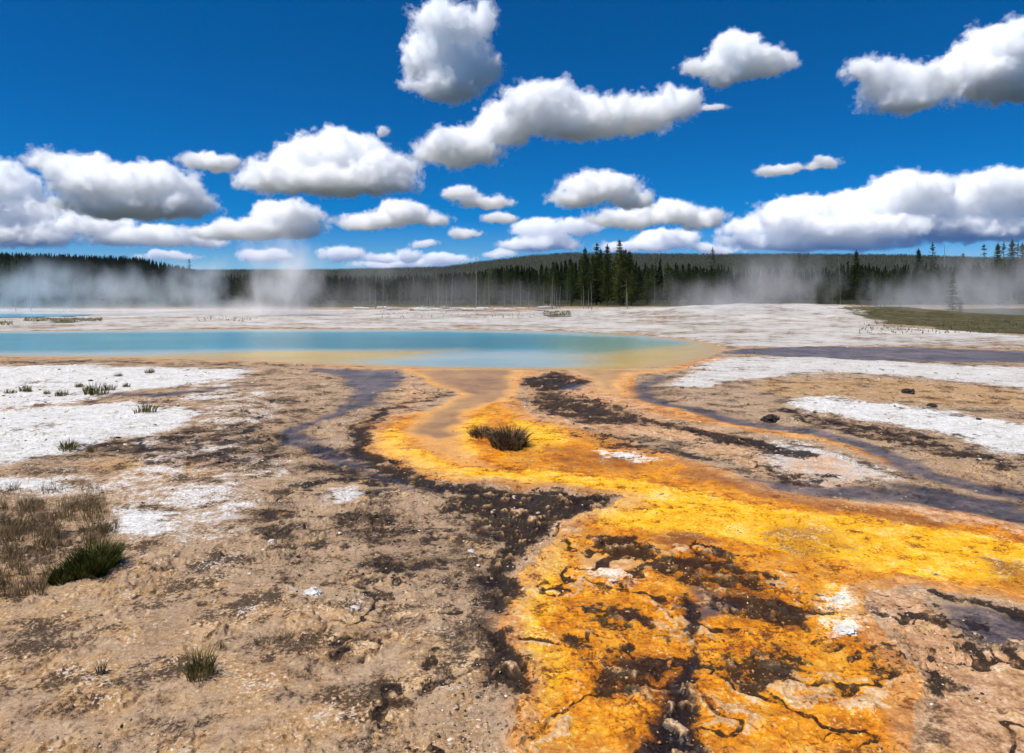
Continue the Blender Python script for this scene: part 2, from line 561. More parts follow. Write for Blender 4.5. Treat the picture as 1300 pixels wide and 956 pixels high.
def ridge_height(X, Y):
    """Wooded hills far behind the basin (metres)."""
    Yp = np.maximum(Y, 1.0)
    px = 650 + FOC * X / Yp
    h = np.zeros_like(X)
    # near hill at the left
    ra = np.interp(px, [-700, 0, 60, 170, 220, 262, 300, 360], [29, 27, 26, 23.5, 17, 10, 4, 0])
    h = np.maximum(h, ra * np.exp(-((Yp - 600) / np.where(Yp < 600, 170, 300)) ** 2))
    rb = np.interp(px, [-900, 240, 420, 560, 620, 680, 730, 900, 1000, 1150, 1300, 1500, 2200],
                   [80, 80, 82, 90, 112, 132, 139, 134, 136, 132, 118, 100, 90])
    h = np.maximum(h, rb * np.exp(-((Yp - 2500) / np.where(Yp < 2500, 900, 1200)) ** 2))
    return h


def ground_height(X, Y, M):
    near = np.clip(8.0 / np.maximum(Y, 4), 0.15, 1.0)
    fine_fade = np.clip(18.0 / np.maximum(Y, 1.0), 0, 1)
    z = 0.035 * fbm(X, Y, 3.5, 3, 5)
    z += 0.010 * fbm(X, Y, 0.7, 3, 15)
    rough = np.clip(1 - M['film'] - 0.75 * M['orange'] * (1 - 0.8 * M['dark']) - 0.55 * M['wet'], 0.05, 1)
    rough *= 1 - 0.35 * np.clip(M['white'], 0, 1)
    rough *= 0.35 + 1.75 * sstep(fbm(X, Y, 1.4, 4, 27, 0.6), -0.15, 0.35)
    lump = fbm(X, Y, 0.22, 4, 25, 0.6)
    plate = sstep(fbm(X, Y, 0.34, 4, 33, 0.55), 0.05, 0.16)
    crumbs = sstep(fbm(X, Y, 0.09, 3, 43, 0.6), 0.12, 0.3)
    z += fine_fade * rough * (0.012 * lump + 0.016 * plate + 0.010 * crumbs)
    # dark broken crust: clods standing in low wet ground
    far = sstep(Y, 7, 14)
    cf = fbm(X, Y, 0.17, 4, 53, 0.6) * (1 - far) + fbm(X, Y, 0.5, 4, 57, 0.6) * far
    clod = sstep(cf, 0.02, 0.34)
    z += M['dark'] * (0.040 * clod - 0.020) * fine_fade
    z += 0.020 * M['crust'] * (0.5 + clod)
    blist = sstep(fbm(X, Y, 0.16, 4, 63, 0.6) * (1 - far) + fbm(X, Y, 0.55, 4, 67, 0.6) * far, -0.2, 0.45)
    M['relief'] = (np.clip(clod, 0, 1) * M['dark'] + np.clip(blist, 0, 1) * (1 - M['dark'])).astype(np.float32)
    z -= 0.014 * M['film'] + 0.012 * M['wet']
    # microbial mat: low ripples and small blisters
    z += M['orange'] * (1 - M['film']) * (0.012 * blist + 0.004 * fbm(X, Y, 0.05, 2, 73)) * fine_fade
    z += 0.012 * M['edge'] * (1 - M['film'])
    z += 0.02 * np.clip(M['white'], 0, 1) * near
    # far sinter mound behind the right of the pool
    mx, my = 27.0, 80.0
    md = np.hypot((X - mx) / 15.0, (Y - my) / 10.0)
    z += 1.15 * np.exp(-md ** 2) * (1 + 0.25 * fbm(X, Y, 6, 3, 83))
    md = np.hypot((X - 40) / 9.0, (Y - 74) / 7.0)
    z += 0.55 * np.exp(-md ** 2) * (1 + 0.4 * fbm(X, Y, 4, 3, 84))
    z += 0.05 * fbm(X, Y, 5.0, 3, 85) * sstep(Y, 45, 60)
    # basins
    d = sdf_poly(X, Y, POOL)
    z = np.where(d < 0.25, np.minimum(z, 0.02) * np.clip(d / 0.25, 0, 1), z)
    z -= np.where(d < 0, 0.10 * sstep(-d, 0, 0.5) + 0.7 * sstep(-d, 1.5, 9), 0)
    d2 = sdf_poly(X, Y, SPRING)
    z -= np.where(d2 < 0, 0.5 * sstep(-d2, 0, 2.0), 0)
    z += ridge_height(X, Y) * (Y > 190)
    return z, d


def ground_material():
    m, t, out = material('thermal_ground')
    A = {k: t.n('ShaderNodeAttribute', attribute_name=k).outputs['Fac'] for k in
         ('white', 'dark', 'wet', 'orange', 'yellow', 'film', 'rust', 'peach', 'meadow', 'ochre', 'edge', 'ashy', 'woods', 'crust', 'relief')}
    pos = t.n('ShaderNodeTexCoord').outputs['Object']
    def nz(scale, detail, rough, gain, off=0.0):
        """Noise stretched about its mean to fill 0..1."""
        v = t.v('ADD', pos, (off, off * 1.7, 0)) if off else pos
        return t.m('MULTIPLY_ADD', t.m('SUBTRACT', t.noise(v, scale, detail, rough), 0.5), gain, 0.5)
    n01 = nz(0.11, 4, 0.6, 2.4)
    n05 = nz(0.45, 4, 0.6, 2.4)
    n2 = nz(1.7, 6, 0.62, 2.4)
    n2b = nz(2.3, 5, 0.62, 2.4, 31.0)
    n8 = nz(8.0, 6, 0.66, 2.4)
    n30 = nz(36.0, 5, 0.68, 2.2)
    n120 = nz(130.0, 3, 0.65, 2.0)

    def brk(a, noise, k, lo=0.40, hi=0.60):
        return t.ss(t.m('ADD', a, t.m('MULTIPLY', t.m('SUBTRACT', noise, 0.5), k)), lo, hi)

    def blend(*pairs):
        o = None
        for n_, w_ in pairs:
            x = t.m('MULTIPLY', n_, w_)
            o = x if o is None else t.m('ADD', o, x)
        return o
    mixn = blend((n05, 0.18), (n2, 0.30), (n8, 0.28), (n30, 0.24))
    finen = blend((n2b, 0.30), (n8, 0.35), (n30, 0.35))
    base = t.ramp(mixn, [(0.22, (0.055, 0.036, 0.024)), (0.36, (0.160, 0.103, 0.062)), (0.49, (0.325, 0.215, 0.130)), (0.62, (0.46, 0.325, 0.205)), (0.78, (0.62, 0.50, 0.38))])
    och = t.ramp(mixn, [(0.22, (0.075, 0.040, 0.018)), (0.37, (0.23, 0.120, 0.048)), (0.50, (0.40, 0.235, 0.100)), (0.66, (0.52, 0.345, 0.180)), (0.80, (0.62, 0.47, 0.31))])
    col = t.mix(t.m('MULTIPLY', brk(A['ochre'], n2b, 1.2, 0.3, 0.7), 0.85), base, och)
    stain = t.ss(blend((n05, 0.4), (n2, 0.4), (n8, 0.2)), 0.52, 0.78)
    col = t.mix(t.m('MULTIPLY', stain, 0.62), col, t.ramp(n30, [(0.3, (0.080, 0.040, 0.018)), (0.7, (0.25, 0.130, 0.055))]))
    # crusts and dark lichen in drifts: grains crowd together where the slow noise is high
    pale = t.m('ADD', n30, t.m('MULTIPLY', t.m('SUBTRACT', n2b, 0.5), 0.75))
    col = t.mix(t.m('MULTIPLY', t.ss(pale, 0.74, 0.92), 0.8), col, (0.62, 0.56, 0.49))
    drk = t.m('ADD', blend((n30, 0.65), (n8, 0.35)), t.m('MULTIPLY', t.m('SUBTRACT', n2, 0.5), 0.95))
    col = t.mix(t.m('MULTIPLY', t.ss(drk, 0.40, 0.22), 0.85), col, (0.052, 0.034, 0.022))
    col = t.mix(t.m('MULTIPLY', t.ss(n120, 0.68, 0.86), 0.55), col, (0.60, 0.53, 0.45))
    col = t.mix(t.m('MULTIPLY', t.ss(n120, 0.30, 0.14), 0.65), col, (0.05, 0.034, 0.026))
    wh = t.ramp(blend((n2, 0.2), (n8, 0.35), (n30, 0.45)), [(0.18, (0.17, 0.14, 0.11)), (0.34, (0.42, 0.39, 0.35)), (0.50, (0.585, 0.565, 0.54)), (0.70, (0.72, 0.71, 0.70))])
    fw = brk(A['white'], blend((n01, 0.25), (n05, 0.25), (n2, 0.28), (n8, 0.22)), 1.7, 0.34, 0.62)
    fw = t.m('MULTIPLY', fw, t.ss(t.m('ADD', t.m('MULTIPLY', A['white'], 0.55), t.m('MULTIPLY', n30, 0.9)), 0.42, 0.72))
    ash = t.ramp(blend((n01, 0.3), (n05, 0.3), (n2, 0.25), (n8, 0.15)), [(0.25, (0.15, 0.125, 0.10)), (0.42, (0.32, 0.285, 0.245)), (0.58, (0.46, 0.43, 0.395)), (0.78, (0.56, 0.54, 0.515))])
    wh = t.mix(t.m('MULTIPLY', A['ashy'], 0.9), wh, ash)
    col = t.mix(fw, col, wh)
    mead = t.ramp(mixn, [(0.28, (0.024, 0.025, 0.010)), (0.50, (0.062, 0.056, 0.024)), (0.72, (0.17, 0.140, 0.075))])
    col = t.mix(brk(A['meadow'], blend((n01, 0.5), (n05, 0.5)), 1.1), col, mead)
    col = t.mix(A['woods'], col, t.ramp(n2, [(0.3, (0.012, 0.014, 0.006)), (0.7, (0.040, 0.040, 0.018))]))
    # microbial mats
    org = t.ramp(mixn, [(0.22, (0.12, 0.036, 0.008)), (0.36, (0.42, 0.125, 0.005)), (0.50, (0.68, 0.250, 0.007)), (0.72, (0.80, 0.42, 0.055))])
    yel = t.ramp(finen, [(0.16, (0.36, 0.110, 0.004)), (0.32, (0.66, 0.260, 0.003)), (0.50, (0.84, 0.420, 0.004)), (0.76, (0.88, 0.62, 0.085))])
    rst = t.ramp(mixn, [(0.25, (0.070, 0.022, 0.010)), (0.5, (0.21, 0.066, 0.017)), (0.72, (0.44, 0.19, 0.055))])
    pch = t.ramp(finen, [(0.22, (0.20, 0.095, 0.045)), (0.5, (0.50, 0.275, 0.135)), (0.74, (0.70, 0.50, 0.33))])
    mat = t.mix(brk(A['yellow'], mixn, 1.5, 0.30, 0.68), org, yel)
    mat = t.mix(t.m('MULTIPLY', brk(A['rust'], finen, 1.7, 0.35, 0.7), 0.9), mat, rst)
    mat = t.mix(t.m('MULTIPLY', A['edge'], 0.62), mat, t.mix(0.35, pch, (0.66, 0.33, 0.12)))
    mat = t.mix(t.m('MULTIPLY', t.ss(t.m('ADD', pale, t.m('MULTIPLY', A['yellow'], 0.10)), 0.80, 1.0), 0.75), mat, (0.84, 0.66, 0.30))
    umb = t.ss(blend((n05, 0.3), (n2, 0.4), (n8, 0.3)), 0.50, 0.74)
    mat = t.mix(t.m('MULTIPLY', t.m('MULTIPLY', umb, t.m('SUBTRACT', 1.0, t.m('MULTIPLY', A['yellow'], 0.75))), 0.50), mat, rst)
    spots = t.m('ADD', blend((n8, 0.45), (n30, 0.55)), t.m('MULTIPLY', t.m('SUBTRACT', n2b, 0.5), 0.55))
    mat = t.mix(t.m('MULTIPLY', t.ss(spots, 0.38, 0.20), 0.88), mat, (0.13, 0.040, 0.009))
    # hollows of the mat are redder, swellings paler
    mat = t.mix(t.m('MULTIPLY', t.ss(A['relief'], 0.36, 0.03, 0.0, 0.36), t.m('SUBTRACT', 1.0, t.m('MULTIPLY', A['yellow'], 0.65))), mat, rst)
    mat = t.mix(t.ss(t.m('ADD', A['relief'], t.m('MULTIPLY', t.m('SUBTRACT', n30, 0.5), 0.6)), 0.72, 1.1, 0.0, 0.6), mat, t.mix(A['yellow'], (0.74, 0.40, 0.10), (0.86, 0.62, 0.20)))
    col = t.mix(t.m('MULTIPLY', A['edge'], 0.75), col, t.mix(0.5, pch, (0.60, 0.30, 0.11)))
    fo = brk(A['orange'], n8, 0.30, 0.36, 0.6)
    col = t.mix(fo, col, mat)
    col = t.mix(t.m('MULTIPLY', brk(A['peach'], mixn, 1.3, 0.35, 0.7), 0.85), col, pch)
    # sinter blobs lying on the mat
    col = t.mix(t.m('MULTIPLY', t.m('MULTIPLY', fw, fo), t.ss(finen, 0.32, 0.60)), col, (0.76, 0.70, 0.60))
    flm = t.ramp(blend((n05, 0.5), (n2, 0.5)), [(0.22, (0.20, 0.105, 0.038)), (0.5, (0.29, 0.158, 0.055)), (0.78, (0.40, 0.215, 0.065))])
    ffl = t.ss(A['film'], 0.15, 0.95)
    rim = t.m('MULTIPLY', t.m('MULTIPLY', A['film'], t.m('SUBTRACT', 1.0, A['film'])), 3.0)
    col = t.mix(t.m('MULTIPLY', ffl, t.lin(finen, 0.2, 0.7, 1.0, 0.72)), col, flm)
    col = t.mix(t.m('MULTIPLY', t.m('MINIMUM', rim, 1.0), 0.55), col, (0.70, 0.40, 0.15))
    wcol = t.ramp(mixn, [(0.28, (0.016, 0.012, 0.012)), (0.46, (0.055, 0.040, 0.037)), (0.60, (0.14, 0.100, 0.085)), (0.76, (0.32, 0.235, 0.18))])
    fwet = t.m('MULTIPLY', brk(A['wet'], finen, 1.5, 0.28, 0.74), 0.93)
    col = t.mix(fwet, col, wcol)
    rl = t.m('ADD', t.m('MULTIPLY', A['relief'], 0.72), t.m('MULTIPLY', t.m('SUBTRACT', blend((n8, 0.35), (n30, 0.65)), 0.5), 0.75))
    dk = t.ramp(rl, [(0.08, (0.009, 0.005, 0.004)), (0.28, (0.028, 0.016, 0.010)), (0.44, (0.095, 0.052, 0.024)), (0.60, (0.27, 0.155, 0.070)), (0.82, (0.60, 0.43, 0.26))])
    col = t.mix(t.m('MULTIPLY', t.ss(t.m('ADD', A['crust'], t.m('MULTIPLY', t.m('SUBTRACT', n30, 0.5), 0.8)), 0.25, 0.6), 0.85), col, t.ramp(finen, [(0.25, (0.22, 0.115, 0.045)), (0.5, (0.54, 0.33, 0.155)), (0.74, (0.74, 0.60, 0.42))]))
    fd = t.m('MULTIPLY', brk(A['dark'], blend((n2b, 0.45), (n8, 0.35), (n30, 0.20)), 1.7, 0.40, 0.60), 0.94)
    col = t.mix(fd, col, dk)
    bs = t.n('ShaderNodeBsdfPrincipled')
    t.put(bs.inputs['Base Color'], col)
    wetn = t.m('MAXIMUM', t.m('MAXIMUM', t.m('MULTIPLY', A['film'], 0.80), t.m('MULTIPLY', fwet, 0.85)),
               t.m('MAXIMUM', t.m('MULTIPLY', fo, 0.42), t.m('MULTIPLY', fd, 0.38)))
    rgh = t.mixf(wetn, 0.92, 0.20)
    t.put(bs.inputs['Roughness'], t.m('ADD', rgh, t.m('MULTIPLY', t.m('SUBTRACT', n30, 0.5), 0.15)))
    t.put(bs.inputs['Specular IOR Level'], t.m('ADD', t.mixf(wetn, 0.08, 0.24), t.m('MULTIPLY', fwet, 0.16)))
    bmp = t.n('ShaderNodeBump')
    hgt = t.m('ADD', t.m('MULTIPLY', n30, 0.6), t.m('MULTIPLY', n120, 0.4))
    t.put(bmp.inputs['Height'], hgt)
    bmp.inputs['Distance'].default_value = 0.02
    t.put(bmp.inputs['Strength'], t.mixf(t.m('MAXIMUM', A['film'], t.m('MULTIPLY', fwet, 0.6)), 0.55, 0.05))
    t.put(bs.inputs['Normal'], bmp.outputs[0])
    t.put(out.inputs[0], bs.outputs[0])
    return m


def build_ground():
    X, Y, nr, nc = ground_grid()
    M = zone_masks(X, Y)
    Z, dpool = ground_height(X, Y, M)
    M['meadow'] = np.maximum(M['meadow'], sstep(Y, 118, 150).astype(np.float32))
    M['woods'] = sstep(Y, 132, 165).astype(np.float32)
    me, _ = mesh_grid('ground', X, Y, Z, nr, nc)
    for k, v in M.items():
        put_attr(me, k, v)
    me.materials.append(ground_material())
    return tag(link(bpy.data.objects.new('ground', me)), kind='structure')


build_ground()


def height_at(x, y):
    x, y = np.atleast_1d(np.asarray(x, float)), np.atleast_1d(np.asarray(y, float))
    return ground_height(x, y, zone_masks(x, y))[0]


# ------------------------------------------------------------------ water
WATER_ZONES = {
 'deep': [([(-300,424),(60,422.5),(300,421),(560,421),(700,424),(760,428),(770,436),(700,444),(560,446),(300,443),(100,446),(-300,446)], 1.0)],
 'core': [([(300,428),(420,426),(560,427),(680,429),(700,436),(600,442),(440,442),(330,438)], 1.0)],
 'green': [([(690,427),(800,428),(870,434),(880,440),(790,449),(720,447),(690,440)], 1.0)],
 'yellow': [([(140,453),(230,449),(330,445),(450,445),(580,443),(520,452),(440,460),(380,462),(300,459),(200,456.5)], 1.0),
            ([(745,452),(800,444),(890,437),(930,441),(885,461),(800,468),(750,469)], 1.0),
            ([(-300,449),(0,451.5),(200,454),(200,456),(0,454),(-300,452)], .8)],
}


def water_material(name, spring=False):
    m, t, out = material(name)
    pos = t.n('ShaderNodeTexCoord').outputs['Object']
    n = t.noise(t.v('MULTIPLY', pos, (0.5, 1.0, 1.0)), 0.35, 4, 0.6)
    if spring:
        col = t.ramp(n, [(0.3, (0.03, 0.22, 0.36)), (0.7, (0.06, 0.30, 0.42))])
    else:
        a = {k: t.n('ShaderNodeAttribute', attribute_name=k).outputs['Fac'] for k in ('deep', 'core', 'green', 'yellow', 'shore')}

        def b(x):
            return t.ss(t.m('ADD', x, t.m('MULTIPLY', t.m('SUBTRACT', n, 0.5), 0.55)), 0.02, 0.98)
        pale = t.ramp(n, [(0.3, (0.22, 0.315, 0.325)), (0.7, (0.32, 0.395, 0.38))])  # pale near-shore water: the reflection of the sky painted into the base colour
        deep = t.ramp(n, [(0.3, (0.003, 0.140, 0.195)), (0.7, (0.012, 0.230, 0.275))])
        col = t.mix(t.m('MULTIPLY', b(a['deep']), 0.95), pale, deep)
        col = t.mix(t.m('MULTIPLY', b(a['core']), 0.7), col, (0.002, 0.115, 0.135))
        col = t.mix(t.m('MULTIPLY', b(a['green']), 0.8), col, (0.095, 0.19, 0.10))
        col = t.mix(t.m('MULTIPLY', b(a['yellow']), 0.9), col, t.ramp(n, [(0.3, (0.40, 0.240, 0.002)), (0.7, (0.52, 0.33, 0.010))]))
        col = t.mix(t.ss(a['shore'], 0.05, 0.9), col, (0.46, 0.26, 0.05))
    bs = t.n('ShaderNodeBsdfPrincipled')
    t.put(bs.inputs['Base Color'], col)
    bs.inputs['Roughness'].default_value = 0.16
    bs.inputs['IOR'].default_value = 1.33
    bs.inputs['Specular IOR Level'].default_value = 0.09
    bmp = t.n('ShaderNodeBump')
    w = t.noise(t.v('MULTIPLY', pos, (1.0, 1.6, 1.0)), 5.0, 3, 0.55)
    t.put(bmp.inputs['Height'], w)
    bmp.inputs['Distance'].default_value = 0.03
    bmp.inputs['Strength'].default_value = 0.55
    t.put(bs.inputs['Normal'], bmp.outputs[0])
    t.put(out.inputs[0], bs.outputs[0])
    return m


def build_water():
    rows = np.concatenate([np.arange(100.5, 42.0, -0.5)])
    Ys = FOC * EYE / rows
    us = np.arange(-1120, 300, 4.0) / FOC
    U, YY = np.meshgrid(us, Ys)
    X, Y = (U * YY).ravel(), YY.ravel()
    d = sdf_poly(X, Y, POOL)
    keep = d < 0.12
    me, used = mesh_grid('water', X, Y, np.full(X.shape, -0.018), len(Ys), len(us), keep)
    X, Y, d = X[used], Y[used], d[used]
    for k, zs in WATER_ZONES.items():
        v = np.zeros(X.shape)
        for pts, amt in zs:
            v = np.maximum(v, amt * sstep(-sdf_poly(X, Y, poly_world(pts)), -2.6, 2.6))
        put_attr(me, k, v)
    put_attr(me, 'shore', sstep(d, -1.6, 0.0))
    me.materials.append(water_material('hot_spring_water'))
    tag(link(bpy.data.objects.new('water', me)), kind='structure')
    P = SPRING + (SPRING - SPRING.mean(0)) * 0.01
    me = bpy.data.meshes.new('far_water')
    me.from_pydata([(x, y, 0.03) for x, y in P], [], [tuple(range(len(P)))])
    me.materials.append(water_material('far_hot_spring_water', True))
    tag(link(bpy.data.objects.new('far_water', me)), kind='structure')


build_water()
# ------------------------------------------------------------------ conifers
def conifer_material(name, c0, c1, c2):
    m, t, out = material(name)
    pos = t.n('ShaderNodeTexCoord').outputs['Object']
    oi = t.n('ShaderNodeObjectInfo').outputs['Random']
    n = t.noise(t.v('ADD', pos, t.v('SCALE', (17.0, 11.0, 5.0), scale=oi)), 0.9, 5, 0.7)
    f = t.m('ADD', t.m('MULTIPLY_ADD', t.m('SUBTRACT', n, 0.5), 2.2, 0.30), t.m('MULTIPLY', oi, 0.4))
    col = t.ramp(f, [(0.1, c0), (0.5, c1), (0.95, c2)])
    df = t.n('ShaderNodeBsdfDiffuse')
    t.put(df.inputs[0], col)
    tl = t.n('ShaderNodeBsdfTranslucent')
    t.put(tl.inputs[0], t.mix(0.5, col, c2))
    mx = t.n('ShaderNodeMixShader')
    mx.inputs[0].default_value = 0.22
    t.put(mx.inputs[1], df.outputs[0])
    t.put(mx.inputs[2], tl.outputs[0])
    t.put(out.inputs[0], mx.outputs[0])
    return m


def bark_material(name, c0, c1):
    m, t, out = material(name)
    pos = t.n('ShaderNodeTexCoord').outputs['Object']
    n = t.noise(t.v('MULTIPLY', pos, (6, 6, 1.2)), 1.5, 4, 0.6)
    df = t.n('ShaderNodeBsdfDiffuse')
    t.put(df.inputs[0], t.ramp(n, [(0.35, c0), (0.65, c1)]))
    t.put(out.inputs[0], df.outputs[0])
    return m


NEEDLE = conifer_material('pine_needles', (0.011, 0.019, 0.006), (0.038, 0.054, 0.015), (0.115, 0.130, 0.034))
BARK = bark_material('pine_bark', (0.07, 0.05, 0.035), (0.17, 0.13, 0.10))
SNAG = bark_material('weathered_wood', (0.10, 0.09, 0.08), (0.25, 0.23, 0.21))


class Tri:
    def __init__(self):
        self.v, self.f = [], []

    def tri(self, a, b, c):
        n = len(self.v)
        self.v += [a, b, c]
        self.f.append((n, n + 1, n + 2))

    def mesh(self, name, mat, smooth=False):
        me = raw_mesh(name, np.array(self.v, np.float32), np.array(self.f, np.int32), smooth)
        me.materials.append(mat)
        return me

    def tube(self, pts, rad, sides=6):
        P = [np.asarray(p, float) for p in pts]
        rings = []
        for i, p in enumerate(P):
            d = P[min(i + 1, len(P) - 1)] - P[max(i - 1, 0)]
            d /= np.linalg.norm(d) + 1e-9
            a = np.cross(d, (0.3, 1, 0.2))
            a /= np.linalg.norm(a) + 1e-9
            b = np.cross(d, a)
            rings.append([p + rad[i] * (math.cos(2 * math.pi * k / sides) * a + math.sin(2 * math.pi * k / sides) * b) for k in range(sides)])
        for r0, r1 in zip(rings[:-1], rings[1:]):
            for k in range(sides):
                j = (k + 1) % sides
                self.tri(r0[k], r0[j], r1[j])
                self.tri(r0[k], r1[j], r1[k])


def conifer_meshes(seed, h=12.0, base=0.16, spread=0.15, kind='full'):
    """Trunk and crown of one tree, h metres tall."""
    r = np.random.RandomState(seed)
    tr = Tri()
    lean = r.uniform(-0.02, 0.02, 2) * h
    top = np.array([lean[0], lean[1], h])
    zs = np.linspace(0, 1, 6)
    tr.tube([(lean[0] * z * z, lean[1] * z * z, h * z) for z in zs], [0.013 * h * (1 - 0.93 * z) + 0.01 for z in zs], 6)
    # dead lower twigs
    for k in range(14):
        z = r.uniform(0.06, max(base, 0.12)) * h
        a = r.uniform(0, 2 * math.pi)
        L = r.uniform(0.03, 0.08) * h
        tr.tube([(0, 0, z), (L * math.cos(a), L * math.sin(a), z - 0.15 * L)], [0.02, 0.006], 3)
    cr = Tri()
    n_wh = 34 if kind != 'sparse' else 22
    for w in range(n_wh):
        f = (w + r.uniform(0, 0.8)) / n_wh
        z = h * (base + (0.985 - base) * f)
        prof = (1 - f) ** 0.72 * min(1.0, 0.55 + 2.2 * f)
        R = 1.12 * spread * h * prof + 0.05
        nb = r.randint(7, 12) if kind != 'sparse' else r.randint(2, 5)
        a0 = r.uniform(0, 6.28)
        for b in range(nb):
            if r.rand() < 0.10:
                continue
            a = a0 + 2 * math.pi * b / nb + r.uniform(-0.35, 0.35)
            L = R * r.uniform(0.55, 1.22)
            droop = r.uniform(-0.30, 0.06) + 0.40 * f
            d = np.array([math.cos(a), math.sin(a), droop])
            side = np.array([-math.sin(a), math.cos(a), 0])
            o = np.array([lean[0] * f, lean[1] * f, z])
            nc = max(3, int(L / 0.26))
            for c in range(nc):
                s = (c + r.uniform(0.2, 1.0)) / nc
                p = o + d * L * s + side * r.uniform(-0.22, 0.22) * L * (1.1 - s) + np.array([0, 0, r.uniform(-0.08, 0.08)])
                q = r.uniform(0.21, 0.40) * (1.15 - 0.45 * s) * (h / 12.0)
                for _ in range(2):
                    e1 = d * r.uniform(0.5, 1.4) + side * r.uniform(-0.8, 0.8) + r.uniform(-0.45, 0.45, 3)
                    e2 = side * r.uniform(-1.0, 1.0) + r.uniform(-0.7, 0.7, 3)
                    cr.tri(p - e1 * q * 0.5, p + e1 * q + e2 * q * 0.25, p + e2 * q * 0.7)
    for k in range(8):
        a = r.uniform(0, 6.28)
        p = top + np.array([0, 0, -r.uniform(0, 0.05) * h])
        e = np.array([math.cos(a) * 0.13, math.sin(a) * 0.13, 0])
        cr.tri(p - e, p + e, p + np.array([0, 0, 0.5]))
    return tr.mesh('trunk', BARK, True), cr.mesh('crown', NEEDLE)


CONIFERS = [conifer_meshes(100 + k, 12.0, b, s, kd) for k, (b, s, kd) in enumerate([
    (0.10, 0.200, 'full'), (0.16, 0.175, 'full'), (0.06, 0.215, 'full'), (0.26, 0.145, 'full'), (0.10, 0.240, 'full'),
    (0.30, 0.150, 'sparse'), (0.18, 0.190, 'full'), (0.45, 0.135, 'sparse')])]


def add_tree(x, y, z, h, var, rot, label, group=None, name='conifer_tree'):
    root = link(bpy.data.objects.new(name, None))
    root.empty_display_size = 0.5
    root.location = (x, y, z)
    root.rotation_euler = (0, 0, rot)
    s = h / 12.0
    w = s * 1.0
    root.scale = (w, w, s)
    tag(root, label, 'tree', group)
    for nm, me in zip(('trunk', 'crown'), CONIFERS[var]):
        link(bpy.data.objects.new(nm, me), root)
    return root


def at_px(px, Y):
    return (px - 650) / FOC * Y


def top_h(py, Y, z=0.0):
    return EYE + (HOR - py) / FOC * Y - z


# skyline of the front trees along the photo (column, row of the tops)
SKYLINE = [(-420,335),(-60,334),(8,331),(22,329),(40,343),(75,347),(160,350),(225,347),(260,350),(330,347),(440,350),(520,349),(600,345),(630,338),(680,337),(715,330),(740,322),(760,316),(790,314),(806,322),(850,330),(900,335),(945,342),(1000,343),(1060,340),(1084,328),(1100,331),(1120,338),(1160,336),(1200,335),(1250,334),(1300,329),(1700,330)]
SKX, SKY = zip(*SKYLINE)

# trees that stand out, each told apart
SPECIAL = [
 (787,305,141,0,'tallest dark pine in the forest, right of the middle of the far shore'),
 (757,309,143,2,'tall dark pine just left of the tallest one'),
 (742,315,140,6,'dark pine on the left shoulder of the tall clump'),
 (771,311,146,1,'slim dark pine squeezed between the two tallest pines'),
 (801,319,142,4,'broad dark pine against the right side of the tallest one'),
 (241,329,215,5,'lone pine poking above the right end of the left hill'),
 (20,324,128,1,'tall thin pine near the left edge before the hill'),
 (4,333,126,3,'thin pale pine at the left edge of the forest'),
 (1185,309,160,7,'lone ragged pine above the skyline right of the dark clump'),
 (1167,316,160,3,'slim pine just left of the lone ragged pine'),
 (1087,318,146,1,'slim spire topped pine rising from the dark clump on the right'),
 (1266,309,165,3,'first tall bare stemmed pine of the right edge row'),
 (1273,308,168,7,'second tall bare stemmed pine of the right edge row'),
 (1284,305,166,3,'highest bare stemmed pine of the right edge row'),
 (1291,309,164,7,'ragged pine beside the highest one of the right edge row'),
 (1299,309,166,3,'last pine of the right edge row, cut by the photo edge'),
 (1250,311,170,5,'thin half bare pine standing apart before the right edge row'),
 (1222,322,168,0,'small pointed pine between the lone ragged pine and the right edge row'),
 (905,315,230,7,'single thin pine poking above the hill right of the tall clump'),
 (1089,377,112,0,'small dark conifer standing alone on the pale mound at the right'),
]


def build_forest():
    rnd = random.Random(5)
    for px, py, Y, var, lb in SPECIAL:
        base = 0.0
        h = top_h(py, Y)
        if px == 1089:
            h = 2.6
            add_tree(at_px(px, 88), 88, float(height_at(at_px(px, 88), 88)[0]) - 0.05, h, var, 1.0, lb)
            continue
        add_tree(at_px(px, Y), Y, -0.05, h, var, rnd.uniform(0, 6.28), lb)
    n, tries = 0, 0
    spots = []
    while n < 275 and tries < 9000:
        tries += 1
        px = rnd.uniform(-120, 1420)
        front = rnd.random() < 0.5
        Y = rnd.uniform(124, 150) if front else rnd.uniform(150, 200)
        if px > 1060:
            Y += 14
        if 430 < px < 690:
            Y += 12
        x = at_px(px, Y)
        if any((x - a) ** 2 + (Y - b) ** 2 < 4.2 for a, b in spots):
            continue
        sky = float(np.interp(px, SKX, SKY))
        row = sky + abs(rnd.gauss(0, 1)) * (5 if not front else 10) + (2 if 800 < px < 1150 else 0)
        h = top_h(row, Y)
        if h < 3.0:
            continue
        spots.append((x, Y))
        n += 1
        var = rnd.choice([0, 0, 1, 1, 2, 2, 4, 6, 6, 3, 5])
        add_tree(x, Y, -0.05, h, var, rnd.uniform(0, 6.28), 'dark green conifer in the thick forest belt behind the white flats', 'conifers of the forest belt')


build_forest()


# bushes of young conifer on the meadow at the right
for px, Y, h, var, lb in [(1112, 92, 1.7, 2, 'bushy young conifer on the pale mound, left one of two'), (1123, 88, 1.3, 4, 'low young conifer on the pale mound, right one of two'),
                          (1209, 75, 4.2, 2, 'young conifer alone on the green meadow at the right'), (1219, 79, 2.6, 0, 'shorter young conifer close beside the meadow one'),
                          (1143, 92, 1.2, 2, 'small round conifer at the edge of the meadow')]:
    add_tree(at_px(px, Y), Y, float(height_at(at_px(px, Y), Y)[0]) - 0.04, h, var, px * 0.7, lb, 'young conifers on the meadow')


